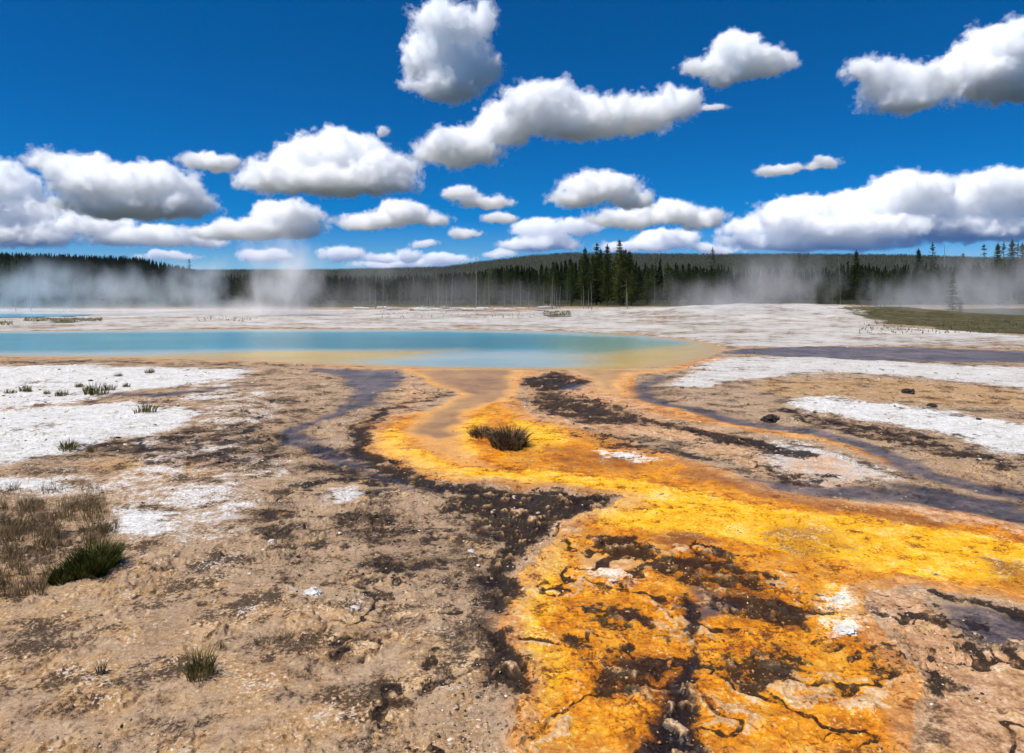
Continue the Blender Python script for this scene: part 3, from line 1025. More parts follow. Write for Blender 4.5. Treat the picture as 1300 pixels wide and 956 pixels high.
# ------------------------------------------------------------------ standing dead trunks
def snag_mesh(seed, h=8.0):
    r = np.random.RandomState(seed)
    tr = Tri()
    n = 6
    lx, ly = r.uniform(-0.05, 0.05, 2) * h
    zs = np.linspace(0, 1, n)
    tr.tube([(lx * z * z, ly * z * z, h * z) for z in zs], [0.013 * h * (1 - 0.75 * z) for z in zs], 6)
    for k in range(r.randint(5, 16)):
        z = r.uniform(0.15, 0.97)
        a = r.uniform(0, 6.28)
        L = r.uniform(0.02, 0.085) * h * (1.2 - z)
        o = np.array([lx * z * z, ly * z * z, h * z])
        tr.tube([o, o + np.array([math.cos(a) * L, math.sin(a) * L, r.uniform(-0.3, 0.35) * L])], [0.02, 0.006], 3)
    return tr.mesh('dead_trunk', SNAG, True)


SNAGS = [snag_mesh(300 + k) for k in range(7)]


def add_snag(px, Y, h, var, rot, label, group='dead trunks along the far shore'):
    o = link(bpy.data.objects.new('dead_trunk', SNAGS[var]))
    o.location = (at_px(px, Y), Y, float(height_at(at_px(px, Y), Y)[0]) - 0.05)
    o.rotation_euler = (0, 0, rot)
    s = h / 8.0
    o.scale = (max(s, 0.55) * 0.9, max(s, 0.55) * 0.9, s)
    return tag(o, label, 'dead tree', group)


rnd = random.Random(9)
for px, Y, top, lb in [(477, 106, 352, 'tall dead trunk left of the pale logs on the far shore'), (605, 112, 321, 'tallest bare dead pole rising to the ridge in the middle'),
                       (573, 103, 347, 'dead trunk left of the tallest bare pole'), (556, 104, 358, 'leaning dead trunk over the pale logs'),
                       (621, 108, 343, 'dead trunk just right of the tallest bare pole'), (1200, 150, 311, 'bare dead pole on the skyline at the right'),
                       (1067, 150, 323, 'thin bare pole left of the spire topped pine'), (39, 95, 345, 'pale dead trunk in the steam near the left edge'),
                       (20, 96, 351, 'shorter pale dead trunk at the left edge steam'), (701, 105, 346, 'slim dead trunk before the dark trees above the pool'),
                       (741, 106, 360, 'dead trunk at the foot of the tall clump'), (747, 107, 367, 'short dead trunk at the foot of the tall clump')]:
    add_snag(px, Y, top_h(top, Y), rnd.randrange(7), rnd.uniform(0, 6.28), lb)
for k in range(34):
    px = rnd.uniform(455, 720) if k < 29 else rnd.uniform(720, 860)
    Y = rnd.uniform(100, 124)
    add_snag(px, Y, top_h(rnd.uniform(352, 378), Y), rnd.randrange(7), rnd.uniform(0, 6.28), 'grey dead trunk standing among many before the forest')

# pale fallen logs and stones on the far shore
def log_mesh(seed):
    r = np.random.RandomState(seed)
    tr = Tri()
    L = 3.0
    b = r.uniform(-0.12, 0.12)
    tr.tube([(-L / 2, 0, 0.10), (-L / 6, b, 0.13), (L / 6, b * 0.7, 0.12), (L / 2, 0, 0.09)], [0.13, 0.125, 0.11, 0.07], 7)
    for k in range(4):
        x = r.uniform(-L / 2, L / 2)
        a = r.uniform(0, 3.14)
        tr.tube([(x, 0, 0.12), (x + 0.2, math.cos(a) * 0.4, 0.12 + math.sin(a) * 0.4)], [0.03, 0.012], 4)
    return tr.mesh('fallen_log', LOGM, True)


LOGM = bark_material('bleached_wood', (0.42, 0.40, 0.37), (0.62, 0.60, 0.57))
LOGS = [log_mesh(400 + k) for k in range(4)]
for k in range(22):
    px = 459 if k == 0 else rnd.uniform(486, 700)
    Y = rnd.uniform(95, 112)
    o = link(bpy.data.objects.new('fallen_log', LOGS[k % 4]))
    o.location = (at_px(px, Y), Y, float(height_at(at_px(px, Y), Y)[0]))
    o.rotation_euler = (0, 0, rnd.gauss(0, 0.5))
    s = rnd.uniform(0.5, 1.15)
    o.scale = (s, s * 1.2, s * 1.35)
    tag(o, 'bleached log lying apart on the far shore before the dead trunks' if k == 0 else 'bleached fallen log lying at the foot of the dead trunks', 'log', 'fallen logs on the far shore')


# ------------------------------------------------------------------ far forest that reads as one mass
def far_forest():
    r = np.random.RandomState(77)
    V, F = [], []
    protos = []
    for k in range(10):
        q = np.random.RandomState(500 + k)
        tri = []
        n = 46
        for i in range(n):
            f = (i + q.rand()) / n
            z = 0.04 + 0.96 * f
            R = 0.145 * (1 - f) ** 0.75 + 0.012
            a = q.uniform(0, 6.28)
            c, s = math.cos(a), math.sin(a)
            w = 0.6 * R + 0.02
            hh = 0.085
            tri.append([(c * R * q.uniform(.7, 1.2), s * R * q.uniform(.7, 1.2), z - hh * 0.6), (-s * w, c * w, z + hh * 0.2), (s * w * 0.3, -c * w * 0.8, z + hh)])
        protos.append(np.array(tri, np.float32).reshape(-1, 3))

    def plant(x, y, z, h):
        n = len(x)
        for i in range(n):
            p = protos[r.randint(10)]
            a = r.uniform(0, 6.28)
            c, s = math.cos(a), math.sin(a)
            q = np.empty_like(p)
            q[:, 0] = (p[:, 0] * c - p[:, 1] * s) * h[i] + x[i]
            q[:, 1] = (p[:, 0] * s + p[:, 1] * c) * h[i] + y[i]
            q[:, 2] = p[:, 2] * h[i] + z[i]
            V.append(q)
    # belt behind the single trees
    n = 3800
    Y = r.uniform(200, 430, n) ** 1.0
    X = r.uniform(-0.95, 0.95, n) * Y
    h = r.uniform(9.0, 13.0, n) * np.clip(1 + 0.35 * (gnoise(X / 40, Y / 40, 3)), 0.7, 1.2)
    sky = np.interp(650 + FOC * X / Y, SKX, SKY) + r.uniform(0, 10, n)
    h = np.minimum(h, np.maximum(EYE + (HOR - sky) / FOC * Y, 3.0))
    plant(X, Y, ridge_height(X, Y) - 0.3, h)
    # near hill at the left
    n = 5200
    Y = r.uniform(420, 640, n)
    X = (r.uniform(-420, 380, n) - 650) / FOC * Y
    plant(X, Y, ridge_height(X, Y) - 0.4, r.uniform(6.5, 10, n))
    # the long ridge
    n = 26000
    Y = r.uniform(1500, 2560, n)
    X = r.uniform(-0.95, 0.95, n) * Y
    plant(X, Y, ridge_height(X, Y) - 1.0, r.uniform(4.0, 6.5, n))
    # their crowns close up far away

    co = np.concatenate(V)
    me = raw_mesh('far_forest', co, np.arange(len(co)).reshape(-1, 3), False)
    me.materials.append(conifer_material('far_needles', (0.003, 0.007, 0.003), (0.009, 0.016, 0.006), (0.024, 0.033, 0.011)))
    tag(link(bpy.data.objects.new('far_forest', me)), 'dark conifer forest covering the hills behind the basin', 'forest', kind='stuff')


far_forest()

# pale road beyond the meadow
P = [gxy(px, py) for px, py in [(1090, 389.6), (1180, 388.6), (1310, 388.2), (1500, 388.2)]]
co, fa = [], []
for i, (x, y) in enumerate(P):
    co += [(x, y - 2.2, 0.12), (x, y + 2.2, 0.12)]
for i in range(len(P) - 1):
    fa.append((2 * i, 2 * i + 2, 2 * i + 3, 2 * i + 1))
me = raw_mesh('road', co, fa, False)
m, t, out = material('pale_gravel_road')
bs = t.n('ShaderNodeBsdfDiffuse')
t.put(bs.inputs[0], t.ramp(t.noise(t.n('ShaderNodeTexCoord').outputs['Object'], 1.5, 4, 0.6), [(0.3, (0.30, 0.28, 0.25)), (0.7, (0.42, 0.40, 0.36))]))
t.put(out.inputs[0], bs.outputs[0])
me.materials.append(m)
tag(link(bpy.data.objects.new('road', me)), kind='structure')
# ------------------------------------------------------------------ grass tussocks
def blade_material(name, c0, c1, c2):
    m, t, out = material(name)
    pos = t.n('ShaderNodeTexCoord').outputs['Object']
    n = t.noise(pos, 14.0, 3, 0.6)
    col = t.ramp(t.m('MULTIPLY_ADD', t.m('SUBTRACT', n, 0.5), 2.2, 0.5), [(0.15, c0), (0.5, c1), (0.9, c2)])
    df = t.n('ShaderNodeBsdfDiffuse')
    t.put(df.inputs[0], col)
    tl = t.n('ShaderNodeBsdfTranslucent')
    t.put(tl.inputs[0], col)
    mx = t.n('ShaderNodeMixShader')
    mx.inputs[0].default_value = 0.25
    t.put(mx.inputs[1], df.outputs[0])
    t.put(mx.inputs[2], tl.outputs[0])
    t.put(out.inputs[0], mx.outputs[0])
    return m


DRYBROWN = blade_material('dry_brown_blades', (0.035, 0.025, 0.016), (0.125, 0.090, 0.055), (0.30, 0.22, 0.13))
GREEN = blade_material('green_sedge_blades', (0.016, 0.020, 0.006), (0.055, 0.064, 0.014), (0.16, 0.15, 0.050))
MIXED = blade_material('yellow_green_blades', (0.04, 0.038, 0.014), (0.14, 0.125, 0.045), (0.34, 0.26, 0.12))


def tuft_mesh(name, mat, n, rx, ry, h, width, lean, seed, edge_low=0.6):
    """n curved blades over an oval patch."""
    r = np.random.RandomState(seed)
    tr = Tri()
    for k in range(n):
        a = r.uniform(0, 6.28)
        q = math.sqrt(r.rand())
        bx, by = rx * q * math.cos(a), ry * q * math.sin(a)
        hh = h * r.uniform(0.45, 1.08) * (1 - edge_low * q * q * r.uniform(0.4, 1.0))
        la = a + r.uniform(-1.1, 1.1)
        ln = lean * hh * r.uniform(0.2, 1.2) * (0.35 + q)
        dx, dy = math.cos(la) * ln, math.sin(la) * ln
        wa = r.uniform(0, 3.14)
        wx, wy = math.cos(wa) * width * 0.5, math.sin(wa) * width * 0.5
        p = [(bx + dx * f * f, by + dy * f * f, hh * (f - 0.12 * f * f) - 0.01) for f in (0, 0.4, 0.75, 1.0)]
        w = (1.0, 0.85, 0.55)
        for i in range(2):
            l0, r0 = (p[i][0] - wx * w[i], p[i][1] - wy * w[i], p[i][2]), (p[i][0] + wx * w[i], p[i][1] + wy * w[i], p[i][2])
            l1, r1 = (p[i + 1][0] - wx * w[i + 1], p[i + 1][1] - wy * w[i + 1], p[i + 1][2]), (p[i + 1][0] + wx * w[i + 1], p[i + 1][1] + wy * w[i + 1], p[i + 1][2])
            tr.tri(l0, r0, r1)
            tr.tri(l0, r1, l1)
        tr.tri(l1, r1, p[3])
    return tr.mesh(name, mat)


def place_tuft(px, py, name, mesh, label, group=None, rot=0.0, s=1.0, cat='grass tuft'):
    x, y = gxy(px, py)
    o = link(bpy.data.objects.new(name, mesh))
    o.location = (x, y, float(height_at(x, y)[0]) - 0.004)
    o.rotation_euler = (0, 0, rot)
    o.scale = (s, s, s)
    return tag(o, label, cat, group)


def px_size(px, py):
    return (FOC * EYE / (py - HOR)) / FOC


# the tussock on the orange island in mid stream: two leaning clumps grown together
k = px_size(633, 568)
place_tuft(646, 566, 'sedge_tussock', tuft_mesh('sedge_tussock', DRYBROWN, 900, 22 * k, 34 * k, 30 * k, 0.016, 0.75, 1, 0.45), 'bushy grey brown sedge tussock on the orange mat in mid stream', cat='grass tussock')
place_tuft(612, 553, 'sedge_tussock', tuft_mesh('sedge_tussock', DRYBROWN, 420, 16 * k, 26 * k, 17 * k, 0.014, 0.8, 2, 0.5), 'smaller brown sedge clump against the left side of the mid stream tussock', cat='grass tussock')
# green tussocks at the left
k = px_size(110, 726)
place_tuft(120, 722, 'green_tussock', tuft_mesh('green_tussock', GREEN, 1500, 25 * k, 34 * k, 42 * k, 0.008, 0.55, 3, 0.35), 'dense dark green sedge tussock in the dry grass at the left', cat='grass tussock')
place_tuft(87, 731, 'green_tussock', tuft_mesh('green_tussock', GREEN, 700, 19 * k, 26 * k, 24 * k, 0.007, 0.6, 4, 0.4), 'low dark green clump against the left foot of the dense green tussock', cat='grass tussock')
k = px_size(132, 680)
place_tuft(131, 676, 'dark_tuft', tuft_mesh('dark_tuft', DRYBROWN, 200, 6 * k, 8 * k, 22 * k, 0.008, 0.5, 5), 'small dark brown tuft just behind the dense green tussock')
k = px_size(253, 862)
place_tuft(254, 860, 'wiry_tuft', tuft_mesh('wiry_tuft', MIXED, 230, 15 * k, 18 * k, 50 * k, 0.005, 0.55, 6, 0.5), 'wiry green and straw tuft at the bottom left foreground')
k = px_size(128, 858)
place_tuft(128, 857, 'thin_dry_tuft', tuft_mesh('thin_dry_tuft', DRYBROWN, 60, 5 * k, 6 * k, 33 * k, 0.004, 0.45, 7), 'thin dry tuft left of the wiry foreground tuft')
k = px_size(345, 815)
place_tuft(335, 818, 'straggly_tuft', tuft_mesh('straggly_tuft', MIXED, 50, 12 * k, 10 * k, 22 * k, 0.004, 0.6, 8), 'straggly short tuft on the tan crust right of the wiry tuft')
place_tuft(362, 808, 'straggly_tuft', tuft_mesh('straggly_tuft', MIXED, 44, 14 * k, 10 * k, 18 * k, 0.004, 0.7, 9), 'second straggly tuft, farther from the wiry tuft')
place_tuft(280, 825, 'straggly_tuft', tuft_mesh('straggly_tuft', MIXED, 36, 6 * k, 6 * k, 20 * k, 0.004, 0.5, 10), 'short straggly shoots close beside the wiry tuft')
# tufts on the white crust at the left
SMALL = [tuft_mesh('white_flat_tuft', MIXED, 90, 0.16, 0.10, 0.22, 0.012, 0.5, 20 + q) for q in range(4)]
for j, (px, py, s, lb) in enumerate([
    (122, 501, 1.5, 'tallest green tuft of the row on the white crust'), (78, 503, 0.9, 'small green tuft left of the tallest one in the white crust row'),
    (33, 498, 1.0, 'green tuft near the left edge of the white crust'), (13, 500, 0.7, 'leftmost tiny tuft on the white crust'),
    (60, 501, 0.6, 'tiny tuft between two small ones on the white crust'), (137, 496, 1.0, 'thin tuft right behind the tallest one of the white crust row'),
    (112, 497, 0.8, 'thin tuft left behind the tallest one of the white crust row'), (101, 492, 0.7, 'pale sparse shoots behind the white crust row'),
    (185, 525, 1.15, 'green tuft beside the grey puddle on the white crust'), (85, 572, 0.95, 'sparse brown tuft where white crust meets brown'),
    (92, 569, 0.6, 'tiny shoots right beside the sparse brown tuft'), (117, 573, 0.6, 'small shoots on the grey crust right of the sparse brown tuft'),
    (150, 478, 0.7, 'tiny dark tuft near the pool shore on the white crust'), (190, 474, 0.9, 'thin upright tuft near the pool shore at the end of the white crust'),
    (160, 491, 0.7, 'low tuft where the grey puddle begins'), (310, 524, 0.6, 'small tuft on the brown crust right of the puddle')]):
    place_tuft(px, py, 'white_flat_tuft', SMALL[j % 4], lb, 'tufts on the white crust', j * 1.3, s * 1.15)


# dry grass over the left edge: too many blades to count
def dry_grass():
    r = np.random.RandomState(31)
    V = []
    for (x0, x1, y0, y1, n, h) in [(-60, 150, 640, 700, 2300, 0.13), (-60, 60, 690, 760, 1000, 0.11), (-60, 130, 620, 650, 500, 0.10)]:
        for i in range(n):
            px, py = r.uniform(x0, x1), r.uniform(y0, y1)
            if gnoise(np.array([px / 26.0]), np.array([py / 13.0]), 7)[0] < -0.02:
                continue
            x, y = gxy(px, py)
            V.append((x, y))
    P = np.array(V)
    z = height_at(P[:, 0], P[:, 1])
    tr = Tri()
    for (x, y), zz in zip(P, z):
        for b in range(3):
            hh = r.uniform(0.05, 0.18)
            a = r.uniform(0, 6.28)
            l = hh * r.uniform(0.1, 0.7)
            wa = r.uniform(0, 3.14)
            w = 0.0028
            bx, by = x + r.uniform(-.03, .03), y + r.uniform(-.03, .03)
            tr.tri((bx - math.cos(wa) * w, by - math.sin(wa) * w, zz - .005), (bx + math.cos(wa) * w, by + math.sin(wa) * w, zz - .005), (bx + math.cos(a) * l, by + math.sin(a) * l, zz + hh))
    me = tr.mesh('dry_grass', blade_material('straw_blades', (0.07, 0.048, 0.026), (0.22, 0.155, 0.080), (0.42, 0.31, 0.17)))
    tag(link(bpy.data.objects.new('dry_grass', me)), 'brown dry grass around the green tussock at the left', 'grass', kind='stuff')


dry_grass()


def shore_grass():
    r = np.random.RandomState(33)
    tr = Tri()
    P = np.array([gxy(r.uniform(x0, x1), r.uniform(y0, y1)) for (x0, x1, y0, y1, n) in
                  [(30, 130, 404.6, 408, 500), (0, 16, 409, 413, 60), (690, 725, 396, 402, 260), (1075, 1130, 396, 404, 90), (1090, 1300, 408, 424, 260), (250, 330, 403, 408, 60), (480, 700, 396, 404, 140)] for i in range(n)])
    z = height_at(P[:, 0], P[:, 1])
    for (x, y), zz in zip(P, z):
        hh = r.uniform(0.05, 0.24)
        w = 0.04
        a = r.uniform(0, 6.28)
        tr.tri((x - w, y, zz - .02), (x + w, y, zz - .02), (x + math.cos(a) * hh * .4, y + math.sin(a) * hh * .4, zz + hh))
    me = tr.mesh('shore_grass', blade_material('shore_blades', (0.08, 0.075, 0.03), (0.17, 0.16, 0.07), (0.30, 0.27, 0.13)))
    tag(link(bpy.data.objects.new('shore_grass', me)), 'thin green grass along the far shore and meadow', 'grass', kind='stuff')


shore_grass()


# ------------------------------------------------------------------ rocks and crumbs
def rock_material(name, c0, c1):
    m, t, out = material(name)
    pos = t.n('ShaderNodeTexCoord').outputs['Object']
    n = t.noise(pos, 9.0, 5, 0.65)
    bs = t.n('ShaderNodeBsdfPrincipled')
    t.put(bs.inputs['Base Color'], t.ramp(n, [(0.35, c0), (0.68, c1)]))
    bs.inputs['Roughness'].default_value = 0.9
    bp = t.n('ShaderNodeBump')
    t.put(bp.inputs['Height'], n)
    bp.inputs['Distance'].default_value = 0.03
    t.put(bs.inputs['Normal'], bp.outputs[0])
    t.put(out.inputs[0], bs.outputs[0])
    return m


def rock_mesh(name, mat, rx, ry, rz, seed, sub=4):
    bm = bmesh.new()
    bmesh.ops.create_icosphere(bm, subdivisions=sub, radius=1.0)
    from mathutils import noise as mn
    for v in bm.verts:
        d = v.co.normalized()
        f = 1 + 0.35 * mn.noise(d * 1.4 + Vector((seed * 3.1, 0, 0))) + 0.28 * mn.noise(d * 3.4 + Vector((0, seed * 2.3, 0))) + 0.14 * mn.noise(d * 8 + Vector((seed, 0, 1)))
        v.co = Vector((d.x * rx * f, d.y * ry * f, max(d.z, -0.3) * rz * f))
    me = bpy.data.meshes.new(name)
    bm.to_mesh(me)
    bm.free()
    me.materials.append(mat)
    return me


DUNG = rock_material('dark_brown_lump', (0.006, 0.004, 0.003), (0.045, 0.030, 0.020))
for px, py, w, h, lb in [(978, 535, 22, 8, 'dark brown lump on the pale crust above the purple channel'), (1153, 499, 13, 6, 'dark brown lump on the ochre flat at the right'),
                         (1183, 517, 11, 3.5, 'flat dark lump on the white flat at the right'), (1136, 517.5, 3.5, 2, 'tiny dark lump left of the flat one on the white flat'),
                         (1243, 533, 7, 2.2, 'small flat dark lump far right on the white flat'), (1129, 558, 8, 3, 'small brown lump between the white flat and the purple channel')]:
    k = px_size(px, py)
    place_tuft(px, py, 'dark_lump', rock_mesh('dark_lump', DUNG, w * k * .5, w * k * .6, h * k * 1.05, px), lb, 'dark lumps on the right flats', 0.0, 1.0, 'rock')
PALE = rock_material('pale_sinter', (0.40, 0.37, 0.33), (0.72, 0.70, 0.66))
for px, py, w, h, lb in [(792, 580, 30, 5, 'low white sinter knob in the orange mat'), (1072, 800, 28, 8, 'white sinter knob among the yellow mat in the foreground'),
                         (1066, 762, 16, 8, 'small white knob just behind the foreground sinter knob'), (397, 754, 22, 10, 'pale crust chunk on the tan ground at centre left'),
                         (450, 772, 14, 6, 'small pale chunk right of the pale crust chunk'), (598, 700, 9, 5, 'small pale stone at the edge of the dark mud'),
                         (345, 690, 8, 5, 'small white stone left on the tan crust')]:
    k = px_size(px, py)
    place_tuft(px, py, 'sinter_knob', rock_mesh('sinter_knob', PALE, w * k * .5, w * k * .42, h * k * .7, px), lb, 'pale sinter knobs', 0.0, 1.0, 'rock')


def gravel():
    """Crumbs of crust lying all over the near ground: beyond counting."""
    r = np.random.RandomState(21)
    n = 36000
    py = 372 + 590 * r.uniform(0.10, 1.0, n) ** 1.15
    px = r.uniform(-60, 1360, n)
    X, Y = gxy(px, py)
    M = zone_masks(X, Y)
    Z = ground_height(X, Y, M)[0]
    cl = sstep(fbm(X, Y, 1.1, 4, 91, 0.62), 0.02, 0.38)
    keep_p = np.clip(0.02 + 0.8 * cl * (1 - M['orange']) + 0.45 * M['dark'] + 0.05 * M['orange'] + 0.15 * M['white'], 0, 1) * (1 - M['film']) * (1 - 0.8 * M['wet'])
    keep = (r.rand(n) < keep_p) & (sdf_poly(X, Y, POOL) > 0.1)
    X, Y, Z = X[keep], Y[keep], Z[keep]
    dark, white, org = M['dark'][keep], M['white'][keep], M['orange'][keep]
    n = len(X)
    ico = np.array([(0, 0, 1), (.894, 0, .447), (.276, .851, .447), (-.724, .526, .447), (-.724, -.526, .447), (.276, -.851, .447),
                    (.724, .526, -.447), (-.276, .851, -.447), (-.894, 0, -.447), (-.276, -.851, -.447), (.724, -.526, -.447), (0, 0, -1)], np.float32)
    fc = np.array([(0,1,2),(0,2,3),(0,3,4),(0,4,5),(0,5,1),(1,6,2),(2,7,3),(3,8,4),(4,9,5),(5,10,1),(6,7,2),(7,8,3),(8,9,4),(9,10,5),(10,6,1)], np.int32)
    s = (0.0036 + 0.0085 * r.rand(n) ** 4) * np.clip(Y / 6.0, 0.8, 3.0) * np.where(dark > 0.4, 1.25, 1.0)
    v = ico[None] * (1 + r.uniform(-.38, .38, (n, 12, 1)))
    v = v * np.stack([s * r.uniform(.7, 1.8, n), s * r.uniform(.7, 1.8, n), s * r.uniform(.4, .95, n)], -1)[:, None, :]
    v = v + np.stack([X, Y, Z + s * 0.15], -1)[:, None, :]
    f = (fc[None] + 12 * np.arange(n)[:, None, None]).reshape(-1, 3)
    me = raw_mesh('gravel', v.reshape(-1, 3), f, False)
    tone = np.clip(0.52 + 0.40 * r.normal(0, 1, n) * 0.8 - 0.38 * (dark > .4) * (r.rand(n) < .75) + 0.3 * (white > .4), 0, 1)
    put_attr(me, 'tone', np.repeat(tone, 12))
    put_attr(me, 'warm', np.repeat(org, 12))
    m, t, out = material('crust_crumbs')
    a = t.n('ShaderNodeAttribute', attribute_name='tone').outputs['Fac']
    w = t.n('ShaderNodeAttribute', attribute_name='warm').outputs['Fac']
    c = t.ramp(a, [(0.0, (0.015, 0.010, 0.008)), (0.3, (0.06, 0.042, 0.030)), (0.6, (0.28, 0.185, 0.11)), (0.85, (0.45, 0.34, 0.24)), (1.0, (0.66, 0.59, 0.50))])
    c = t.mix(t.m('MULTIPLY', w, 0.6), c, t.ramp(a, [(0.0, (0.06, 0.02, 0.006)), (0.5, (0.42, 0.19, 0.03)), (1.0, (0.76, 0.55, 0.25))]))
    bs = t.n('ShaderNodeBsdfPrincipled')
    t.put(bs.inputs['Base Color'], c)
    bs.inputs['Roughness'].default_value = 0.75
    t.put(out.inputs[0], bs.outputs[0])
    me.materials.append(m)
    tag(link(bpy.data.objects.new('gravel', me)), 'crumbs of crust scattered over the near ground', 'gravel', kind='stuff')


gravel()
# ------------------------------------------------------------------ cumulus: one object per cloud, lit by the sun
def cloud_material(k, soft):
    """White vapour: scatters, absorbs nothing; k = metres per photo pixel at the cloud's distance."""
    m, t, out = material('cumulus_vapour')
    v = t.n('ShaderNodeVolumeScatter')
    t.put(v.inputs['Color'], (1, 1, 1))
    v.inputs['Density'].default_value = 1 / (soft * k)
    v.inputs['Anisotropy'].default_value = 0.0
    t.put(out.inputs[1], v.outputs[0])
    return m


def cloud_tree(lobes, seed, vox, lo, hi, mats_in):
    g = bpy.data.node_groups.new('cumulus_shape', 'GeometryNodeTree')
    g.interface.new_socket('Geometry', in_out='OUTPUT', socket_type='NodeSocketGeometry')
    t = NT(g)
    go = t.n('NodeGroupOutput')
    p = t.n('GeometryNodeInputPosition').outputs[0]
    ps = t.v('ADD', p, (seed * 131.7, seed * 71.3, seed * 37.9))
    wn = t.n('ShaderNodeTexNoise')
    t.put(wn.inputs['Vector'], ps); wn.inputs['Scale'].default_value = 0.03; wn.inputs['Detail'].default_value = 1.0
    q = t.v('MULTIPLY_ADD', t.v('SUBTRACT', wn.outputs[1], (0.5, 0.5, 0.5)), (26, 26, 16), p)
    acc = None
    for (x, y, z, a, d, b) in lobes:
        s = t.v('MULTIPLY_ADD', q, (1 / a, 1 / d, 1 / b), (-x / a, -y / d, -z / b))
        s2 = t.v('MAXIMUM', s, t.v('MULTIPLY', s, (-1.0, -1.0, -1.45)))
        ln = t.m('MULTIPLY', t.m('SUBTRACT', t.v('LENGTH', s2), 1.0), min(a, b * 1.3))
        if acc is None:
            acc = ln
        else:
            nd = t.n('ShaderNodeMath', operation='SMOOTH_MIN')
            t.put(nd.inputs[0], acc); t.put(nd.inputs[1], ln); nd.inputs[2].default_value = 5.0
            acc = nd.outputs[0]
    amp = min(max(2.4, 0.38 * float(np.mean([l[5] for l in lobes]))), 10.0)
    fs = 10.0 / (amp + 2.0)
    big = t.noise(ps, 0.034 * fs, 3.0, 0.5)
    vo = t.n('ShaderNodeTexVoronoi', feature='F1')
    vo.inputs['Scale'].default_value = 0.055 * fs
    vo.inputs['Detail'].default_value = 2.5
    vo.inputs['Roughness'].default_value = 0.55
    vo.inputs['Lacunarity'].default_value = 2.3
    vo.normalize = True
    t.put(vo.inputs['Vector'], t.v('MULTIPLY_ADD', t.v('SUBTRACT', wn.outputs[1], (0.5, 0.5, 0.5)), (9, 9, 9), ps))
    fine = t.noise(ps, 0.085 * fs, 7.0, 0.76)
    dsp = t.m('MULTIPLY', t.m('SUBTRACT', 0.36, vo.outputs['Distance']), amp * 3.4)
    dsp = t.m('ADD', dsp, t.m('MULTIPLY', t.m('SUBTRACT', big, 0.5), amp * 4.6))
    dsp = t.m('ADD', dsp, t.m('MULTIPLY', t.m('SUBTRACT', fine, 0.5), amp * 7.5))
    dens = t.m('SUBTRACT', dsp, acc)
    vc = t.n('GeometryNodeVolumeCube')
    t.put(vc.inputs['Density'], dens)
    vc.inputs['Background'].default_value = -50.0
    vc.inputs['Min'].default_value = lo
    vc.inputs['Max'].default_value = hi
    for k, ax in enumerate(('X', 'Y', 'Z')):
        vc.inputs['Resolution ' + ax].default_value = max(8, int((hi[k] - lo[k]) / vox))
    vm = t.n('GeometryNodeVolumeToMesh', resolution_mode='GRID')
    t.put(vm.inputs['Volume'], vc.outputs[0])
    vm.inputs['Threshold'].default_value = 0.0
    vm.inputs['Adaptivity'].default_value = 0.0
    # a thin veil of vapour a little outside the dense body
    ve = t.n('GeometryNodeVolumeToMesh', resolution_mode='GRID')
    t.put(ve.inputs['Volume'], vc.outputs[0])
    ve.inputs['Threshold'].default_value = -0.85 * amp
    ve.inputs['Adaptivity'].default_value = 0.0
    mats = []
    for src, mat in ((vm, mats_in[0]), (ve, mats_in[1])):
        sm = t.n('GeometryNodeSetMaterial')
        t.put(sm.inputs['Geometry'], src.outputs[0])
        sm.inputs['Material'].default_value = mat
        mats.append(sm.outputs[0])
    jn = t.n('GeometryNodeJoinGeometry')
    for sock in mats:
        t.t.links.new(sock, jn.inputs[0])
    t.put(go.inputs[0], jn.outputs[0])
    return g


CLOUD_BASE = 620.0


def build_cloud(label, lobes, seed, group=None, vox=1.35):
    """lobes: (x, y, half width, half height) as seen in the photo; built in image pixels, then vertices scaled by camera distance and set where a 620 m cloud base puts it."""
    foot = max(l[1] + l[3] * 0.7 for l in lobes)
    dist = CLOUD_BASE * FOC / max(372 - foot, 34.0)
    k = dist / FOC
    cx = float(np.mean([l[0] for l in lobes])) - 650
    cz = HOR - float(np.mean([l[1] for l in lobes]))
    rnd = random.Random(seed)
    L = []
    for (x, y, a, b) in lobes:
        d = 0.5 * (min(a, 3.0 * b) + b)
        a, b = a * 0.84, b * 0.80
        L.append((x - 650 - cx, rnd.uniform(-0.35, 0.35) * d, HOR - y - cz, a, d, b))
    pad = 20
    lo = tuple(min(l[i] - l[i + 3] for l in L) - pad for i in range(3))
    hi = tuple(max(l[i] + l[i + 3] for l in L) + pad for i in range(3))
    g = cloud_tree(L, seed, vox, lo, hi, (cloud_material(k, 6.2), cloud_material(k, 30.0)))
    tmp = bpy.data.objects.new('tmp', bpy.data.meshes.new('tmp'))
    SC.collection.objects.link(tmp)
    md = tmp.modifiers.new('shape', 'NODES')
    md.node_group = g
    dg = bpy.context.evaluated_depsgraph_get()
    me = bpy.data.meshes.new_from_object(tmp.evaluated_get(dg))
    bpy.data.objects.remove(tmp)
    bpy.data.node_groups.remove(g)
    n = len(me.vertices)
    co = np.empty(n * 3, np.float32)
    me.vertices.foreach_get('co', co)
    co = co.reshape(-1, 3)
    me.vertices.foreach_set('co', (co * k).ravel())
    me.polygons.foreach_set('use_smooth', np.ones(len(me.polygons), bool))
    me.update()
    me.name = 'cumulus_cloud'
    o = link(bpy.data.objects.new('cumulus_cloud', me))
    o.location = (cx * k, dist, EYE + cz * k)
    tag(o, label, 'cloud', group or 'cumulus clouds in the blue sky')
    return o


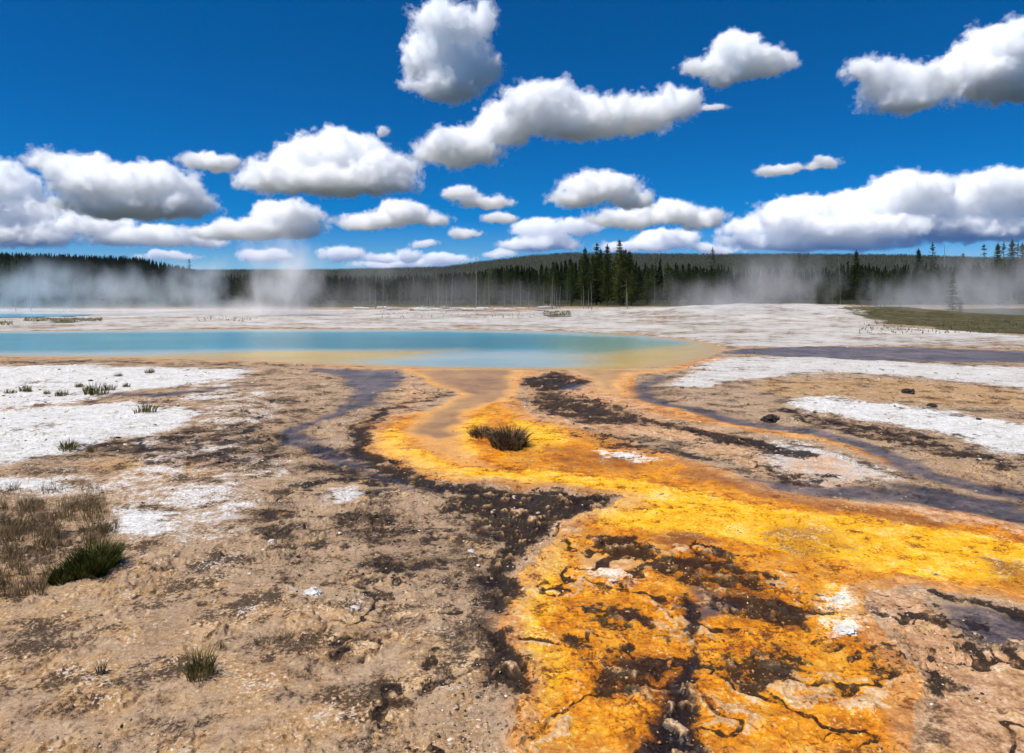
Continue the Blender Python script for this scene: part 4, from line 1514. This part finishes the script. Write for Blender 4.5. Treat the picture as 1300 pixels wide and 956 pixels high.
CLOUDS = [
 ('tall round white cumulus highest in the sky', [(570,42,46,34),(556,76,46,40),(592,84,40,36),(566,112,36,18),(612,28,12,17)]),
 ('long white cumulus rising from a low left lobe to a thin right end', [(583,188,54,26),(640,160,36,34),(690,146,60,36),(738,158,58,30),(800,148,60,24),(855,134,30,20)]),
 ('tiny ragged scrap off the thin right end of the long cumulus', [(905,138,16,7)]),
 ('diamond shaped white cumulus alone high right of centre', [(932,70,36,28),(958,84,44,22),(900,86,30,12),(924,98,26,14),(985,86,20,13)]),
 ('large white cumulus cut by the upper right edge with a pointed left tail', [(1275,66,58,40),(1232,96,62,26),(1165,106,56,22),(1113,90,28,18),(1155,128,36,12),(1300,100,60,36)]),
 ('broad dome shaped cumulus with grey base left of centre', [(398,204,54,34),(440,200,54,34),(482,216,46,24),(368,228,56,24),(424,234,92,20),(425,172,12,8)]),
 ('small scrap above the right shoulder of the dome shaped cumulus', [(487,170,10,8)]),
 ('heaped cumulus bank cut by the left edge above the forested hill', [(10,240,40,36),(42,272,58,24),(14,300,70,18),(0,292,60,24)]),
 ('wide layered grey white cumulus bank beside the left edge heap', [(112,222,46,24),(140,240,64,28),(205,240,52,32),(168,262,84,20),(228,262,44,18),(62,206,24,10)]),
 ('low grey based cumulus under the layered bank over the left hill', [(122,286,46,18),(190,302,70,14)]),
 ('small flat white cloud between the layered bank and the dome shaped cumulus', [(265,208,36,13)]),
 ('low wide cumulus under the dome shaped cumulus', [(366,274,44,20),(334,292,70,16),(280,296,40,10)]),
 ('small flat based cumulus right below the dome shaped cumulus', [(515,272,38,17),(472,282,46,12),(545,280,24,9)]),
 ('thin slanting cloud pair under the low left lobe of the long cumulus', [(585,248,24,10),(614,258,34,9)]),
 ('little cloud just below the thin slanting pair', [(632,276,22,9)]),
 ('little oval cloud low in the middle of the sky', [(590,298,19,8)]),
 ('neat dome shaped cumulus above the tallest pines', [(764,240,52,23),(730,253,32,13),(800,256,28,12)]),
 ('flat based cumulus right under the neat dome above the pines', [(800,280,52,14),(852,272,42,19),(893,280,30,15)]),
 ('ragged low cumulus left of the tallest pines', [(688,292,38,15),(736,290,28,12),(692,310,40,12),(655,312,20,8)]),
 ('low cumulus peeping over the hill right of the tallest pines', [(850,304,44,14),(808,314,44,9),(905,315,34,7)]),
 ('small cloud at the start of the short row on the right', [(973,218,16,6)]),
 ('wider middle cloud of the short row on the right', [(1000,213,24,8)]),
 ('small rounded cloud at the end of the short row on the right', [(1046,207,20,8)]),
 ('huge towering cumulus bank along the right horizon', [(1032,268,56,18),(1100,264,58,24),(1150,246,50,30),(1202,264,62,26),(1262,240,60,22),(1300,256,60,24),(1082,292,104,20),(1190,290,104,20),(998,286,52,16),(946,292,22,10),(1268,292,80,20),(1040,308,120,12)]),
 ('low puffs just above the ridge left of centre', [(435,324,26,11)]),
 ('second low puff from the left of the ridge row', [(480,328,22,7)]),
 ('low puff of the ridge row below the flat based cumulus', [(520,326,20,10)]),
 ('long low cloud touching the ridge by the bare snag', [(565,330,32,8),(505,336,60,6)]),
 ('small scrap low between the wide low cumulus and the left hill', [(262,308,30,8)]),
 ('thin low streak of cloud over the end of the left hill', [(215,326,34,6)]),
 ('little puff over the ridge, left of the bare snag', [(540,310,16,6)]),
 ('tiny puff over the ridge below the thin slanting pair', [(640,322,18,6)]),
 ('low pale cloud in the steam above the left ridge', [(340,326,32,10)]),
]
for i, (lb, lob) in enumerate(CLOUDS):
    build_cloud(lb, lob, i + 1)
# ------------------------------------------------------------------ steam over the hot water
def build_steam(label, lobes, dist, dens, seed, amp=1.0, tint=(1, 1, 1)):
    """lobes in photo pixels (x, y, half width, half height); nested skins of thin vapour, densest inside."""
    k = dist / FOC
    cx = float(np.mean([l[0] for l in lobes])) - 650
    cz = HOR - float(np.mean([l[1] for l in lobes]))
    r = random.Random(seed)
    L = []
    for (x, y, a, b) in lobes:
        d = 0.55 * (min(a, 2.5 * b) + b)
        L.append((x - 650 - cx, r.uniform(-.2, .2) * d, HOR - y - cz, a, d, b))
    pad = 16
    lo = tuple(min(l[i] - l[i + 3] for l in L) - pad for i in range(3))
    hi = tuple(max(l[i] + l[i + 3] for l in L) + pad for i in range(3))
    g = bpy.data.node_groups.new('steam_shape', 'GeometryNodeTree')
    g.interface.new_socket('Geometry', in_out='OUTPUT', socket_type='NodeSocketGeometry')
    t = NT(g)
    go = t.n('NodeGroupOutput')
    p = t.n('GeometryNodeInputPosition').outputs[0]
    ps = t.v('ADD', t.v('MULTIPLY', p, (1.0, 1.0, 0.55)), (seed * 57.0, seed * 31.0, seed * 91.0))
    wn = t.n('ShaderNodeTexNoise')
    t.put(wn.inputs['Vector'], ps); wn.inputs['Scale'].default_value = 0.03; wn.inputs['Detail'].default_value = 2.0
    q = t.v('MULTIPLY_ADD', t.v('SUBTRACT', wn.outputs[1], (0.5, 0.5, 0.5)), (45, 45, 22), p)
    acc = None
    for (x, y, z, a, d, b) in L:
        s = t.v('MULTIPLY_ADD', q, (1 / a, 1 / d, 1 / b), (-x / a, -y / d, -z / b))
        ln = t.m('SUBTRACT', 1.0, t.v('LENGTH', s))
        acc = ln if acc is None else t.m('MAXIMUM', acc, ln)
    fine = t.noise(t.v('ADD', ps, t.v('SCALE', wn.outputs[1], scale=30.0)), 0.042, 5.0, 0.6)
    den = t.m('ADD', acc, t.m('MULTIPLY', t.m('SUBTRACT', fine, 0.5), 2.4 * amp))
    vc = t.n('GeometryNodeVolumeCube')
    t.put(vc.inputs['Density'], den)
    vc.inputs['Background'].default_value = -5.0
    vc.inputs['Min'].default_value = lo
    vc.inputs['Max'].default_value = hi
    for i, ax in enumerate(('X', 'Y', 'Z')):
        vc.inputs['Resolution ' + ax].default_value = max(8, int((hi[i] - lo[i]) / 2.6))
    jn = t.n('GeometryNodeJoinGeometry')
    for th, f in ((-0.12, 0.10), (0.0, 0.12), (0.12, 0.15), (0.24, 0.18), (0.36, 0.21), (0.48, 0.25), (0.62, 0.30), (0.78, 0.36)):
        m, mt, out = material('steam_vapour')
        v = mt.n('ShaderNodeVolumeScatter')
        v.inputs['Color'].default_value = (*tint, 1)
        v.inputs['Density'].default_value = dens * f / k
        v.inputs['Anisotropy'].default_value = 0.1
        mt.put(out.inputs[1], v.outputs[0])
        vm = t.n('GeometryNodeVolumeToMesh', resolution_mode='GRID')
        t.put(vm.inputs['Volume'], vc.outputs[0])
        vm.inputs['Threshold'].default_value = th
        sm = t.n('GeometryNodeSetMaterial')
        t.put(sm.inputs['Geometry'], vm.outputs[0])
        sm.inputs['Material'].default_value = m
        t.t.links.new(sm.outputs[0], jn.inputs[0])
    t.put(go.inputs[0], jn.outputs[0])
    tmp = bpy.data.objects.new('tmp', bpy.data.meshes.new('tmp'))
    SC.collection.objects.link(tmp)
    tmp.modifiers.new('shape', 'NODES').node_group = g
    me = bpy.data.meshes.new_from_object(tmp.evaluated_get(bpy.context.evaluated_depsgraph_get()))
    bpy.data.objects.remove(tmp)
    bpy.data.node_groups.remove(g)
    n = len(me.vertices)
    co = np.empty(n * 3, np.float32)
    me.vertices.foreach_get('co', co)
    me.vertices.foreach_set('co', co * k)
    me.update()
    me.name = 'steam'
    o = link(bpy.data.objects.new('steam', me))
    o.location = (cx * k, dist, EYE + cz * k)
    tag(o, label, 'steam', kind='stuff')


build_steam('blue white steam bank over the far pool at the left', [(-60,392,130,30),(70,396,130,26),(190,396,120,24),(280,398,90,18),(40,366,90,30),(140,368,70,28),(225,372,70,26),(250,352,40,26),(75,348,40,22)], 76, 0.0068, 1, 1.25, tint=(0.80, 0.92, 1.0))  # blue light bouncing off the hot pool is put into the vapour tint
build_steam('tall white steam plume left of centre', [(345,396,70,24),(358,372,48,34),(372,345,40,36),(352,322,34,30),(330,392,90,16)], 77, 0.0125, 2, 1.2)
build_steam('thin steam drifting before the forest in the middle', [(450,378,90,28),(560,372,100,30),(650,378,70,24),(480,348,60,26)], 84, 0.0015, 3)
build_steam('faint mist over the far edge of the pool', [(600,406,170,12),(700,412,130,12),(440,404,140,10)], 52, 0.003, 4)
build_steam('steam drifting over the pale mound right of centre', [(930,385,90,34),(990,362,70,38),(900,400,80,20),(970,412,90,24)], 70, 0.0042, 5, 1.25)
build_steam('thin steam veil before the meadow at the right', [(1180,385,80,38),(1250,372,90,48),(1160,402,90,26),(1240,410,100,24),(1310,350,60,40)], 74, 0.0050, 6, 1.25)

# clear mountain air: far ridges fade a little
HZ = 9500.0
co = [(-HZ, -60, -1.6), (HZ, -60, -1.6), (HZ, 3600, -1.6), (-HZ, 3600, -1.6), (-HZ, -60, 156), (HZ, -60, 156), (HZ, 3600, 156), (-HZ, 3600, 156)]
me = raw_mesh('haze', co, [(0, 3, 2, 1), (4, 5, 6, 7), (0, 1, 5, 4), (1, 2, 6, 5), (2, 3, 7, 6), (3, 0, 4, 7)], False)
m, t, out = material('mountain_air')
v = t.n('ShaderNodeVolumePrincipled')
v.inputs['Color'].default_value = (0.72, 0.84, 1.0, 1)
v.inputs['Density'].default_value = 0.000022
t.put(out.inputs[1], v.outputs[0])
me.materials.append(m)
tag(link(bpy.data.objects.new('haze', me)), 'thin bluish air between the basin and the far ridges', kind='stuff')
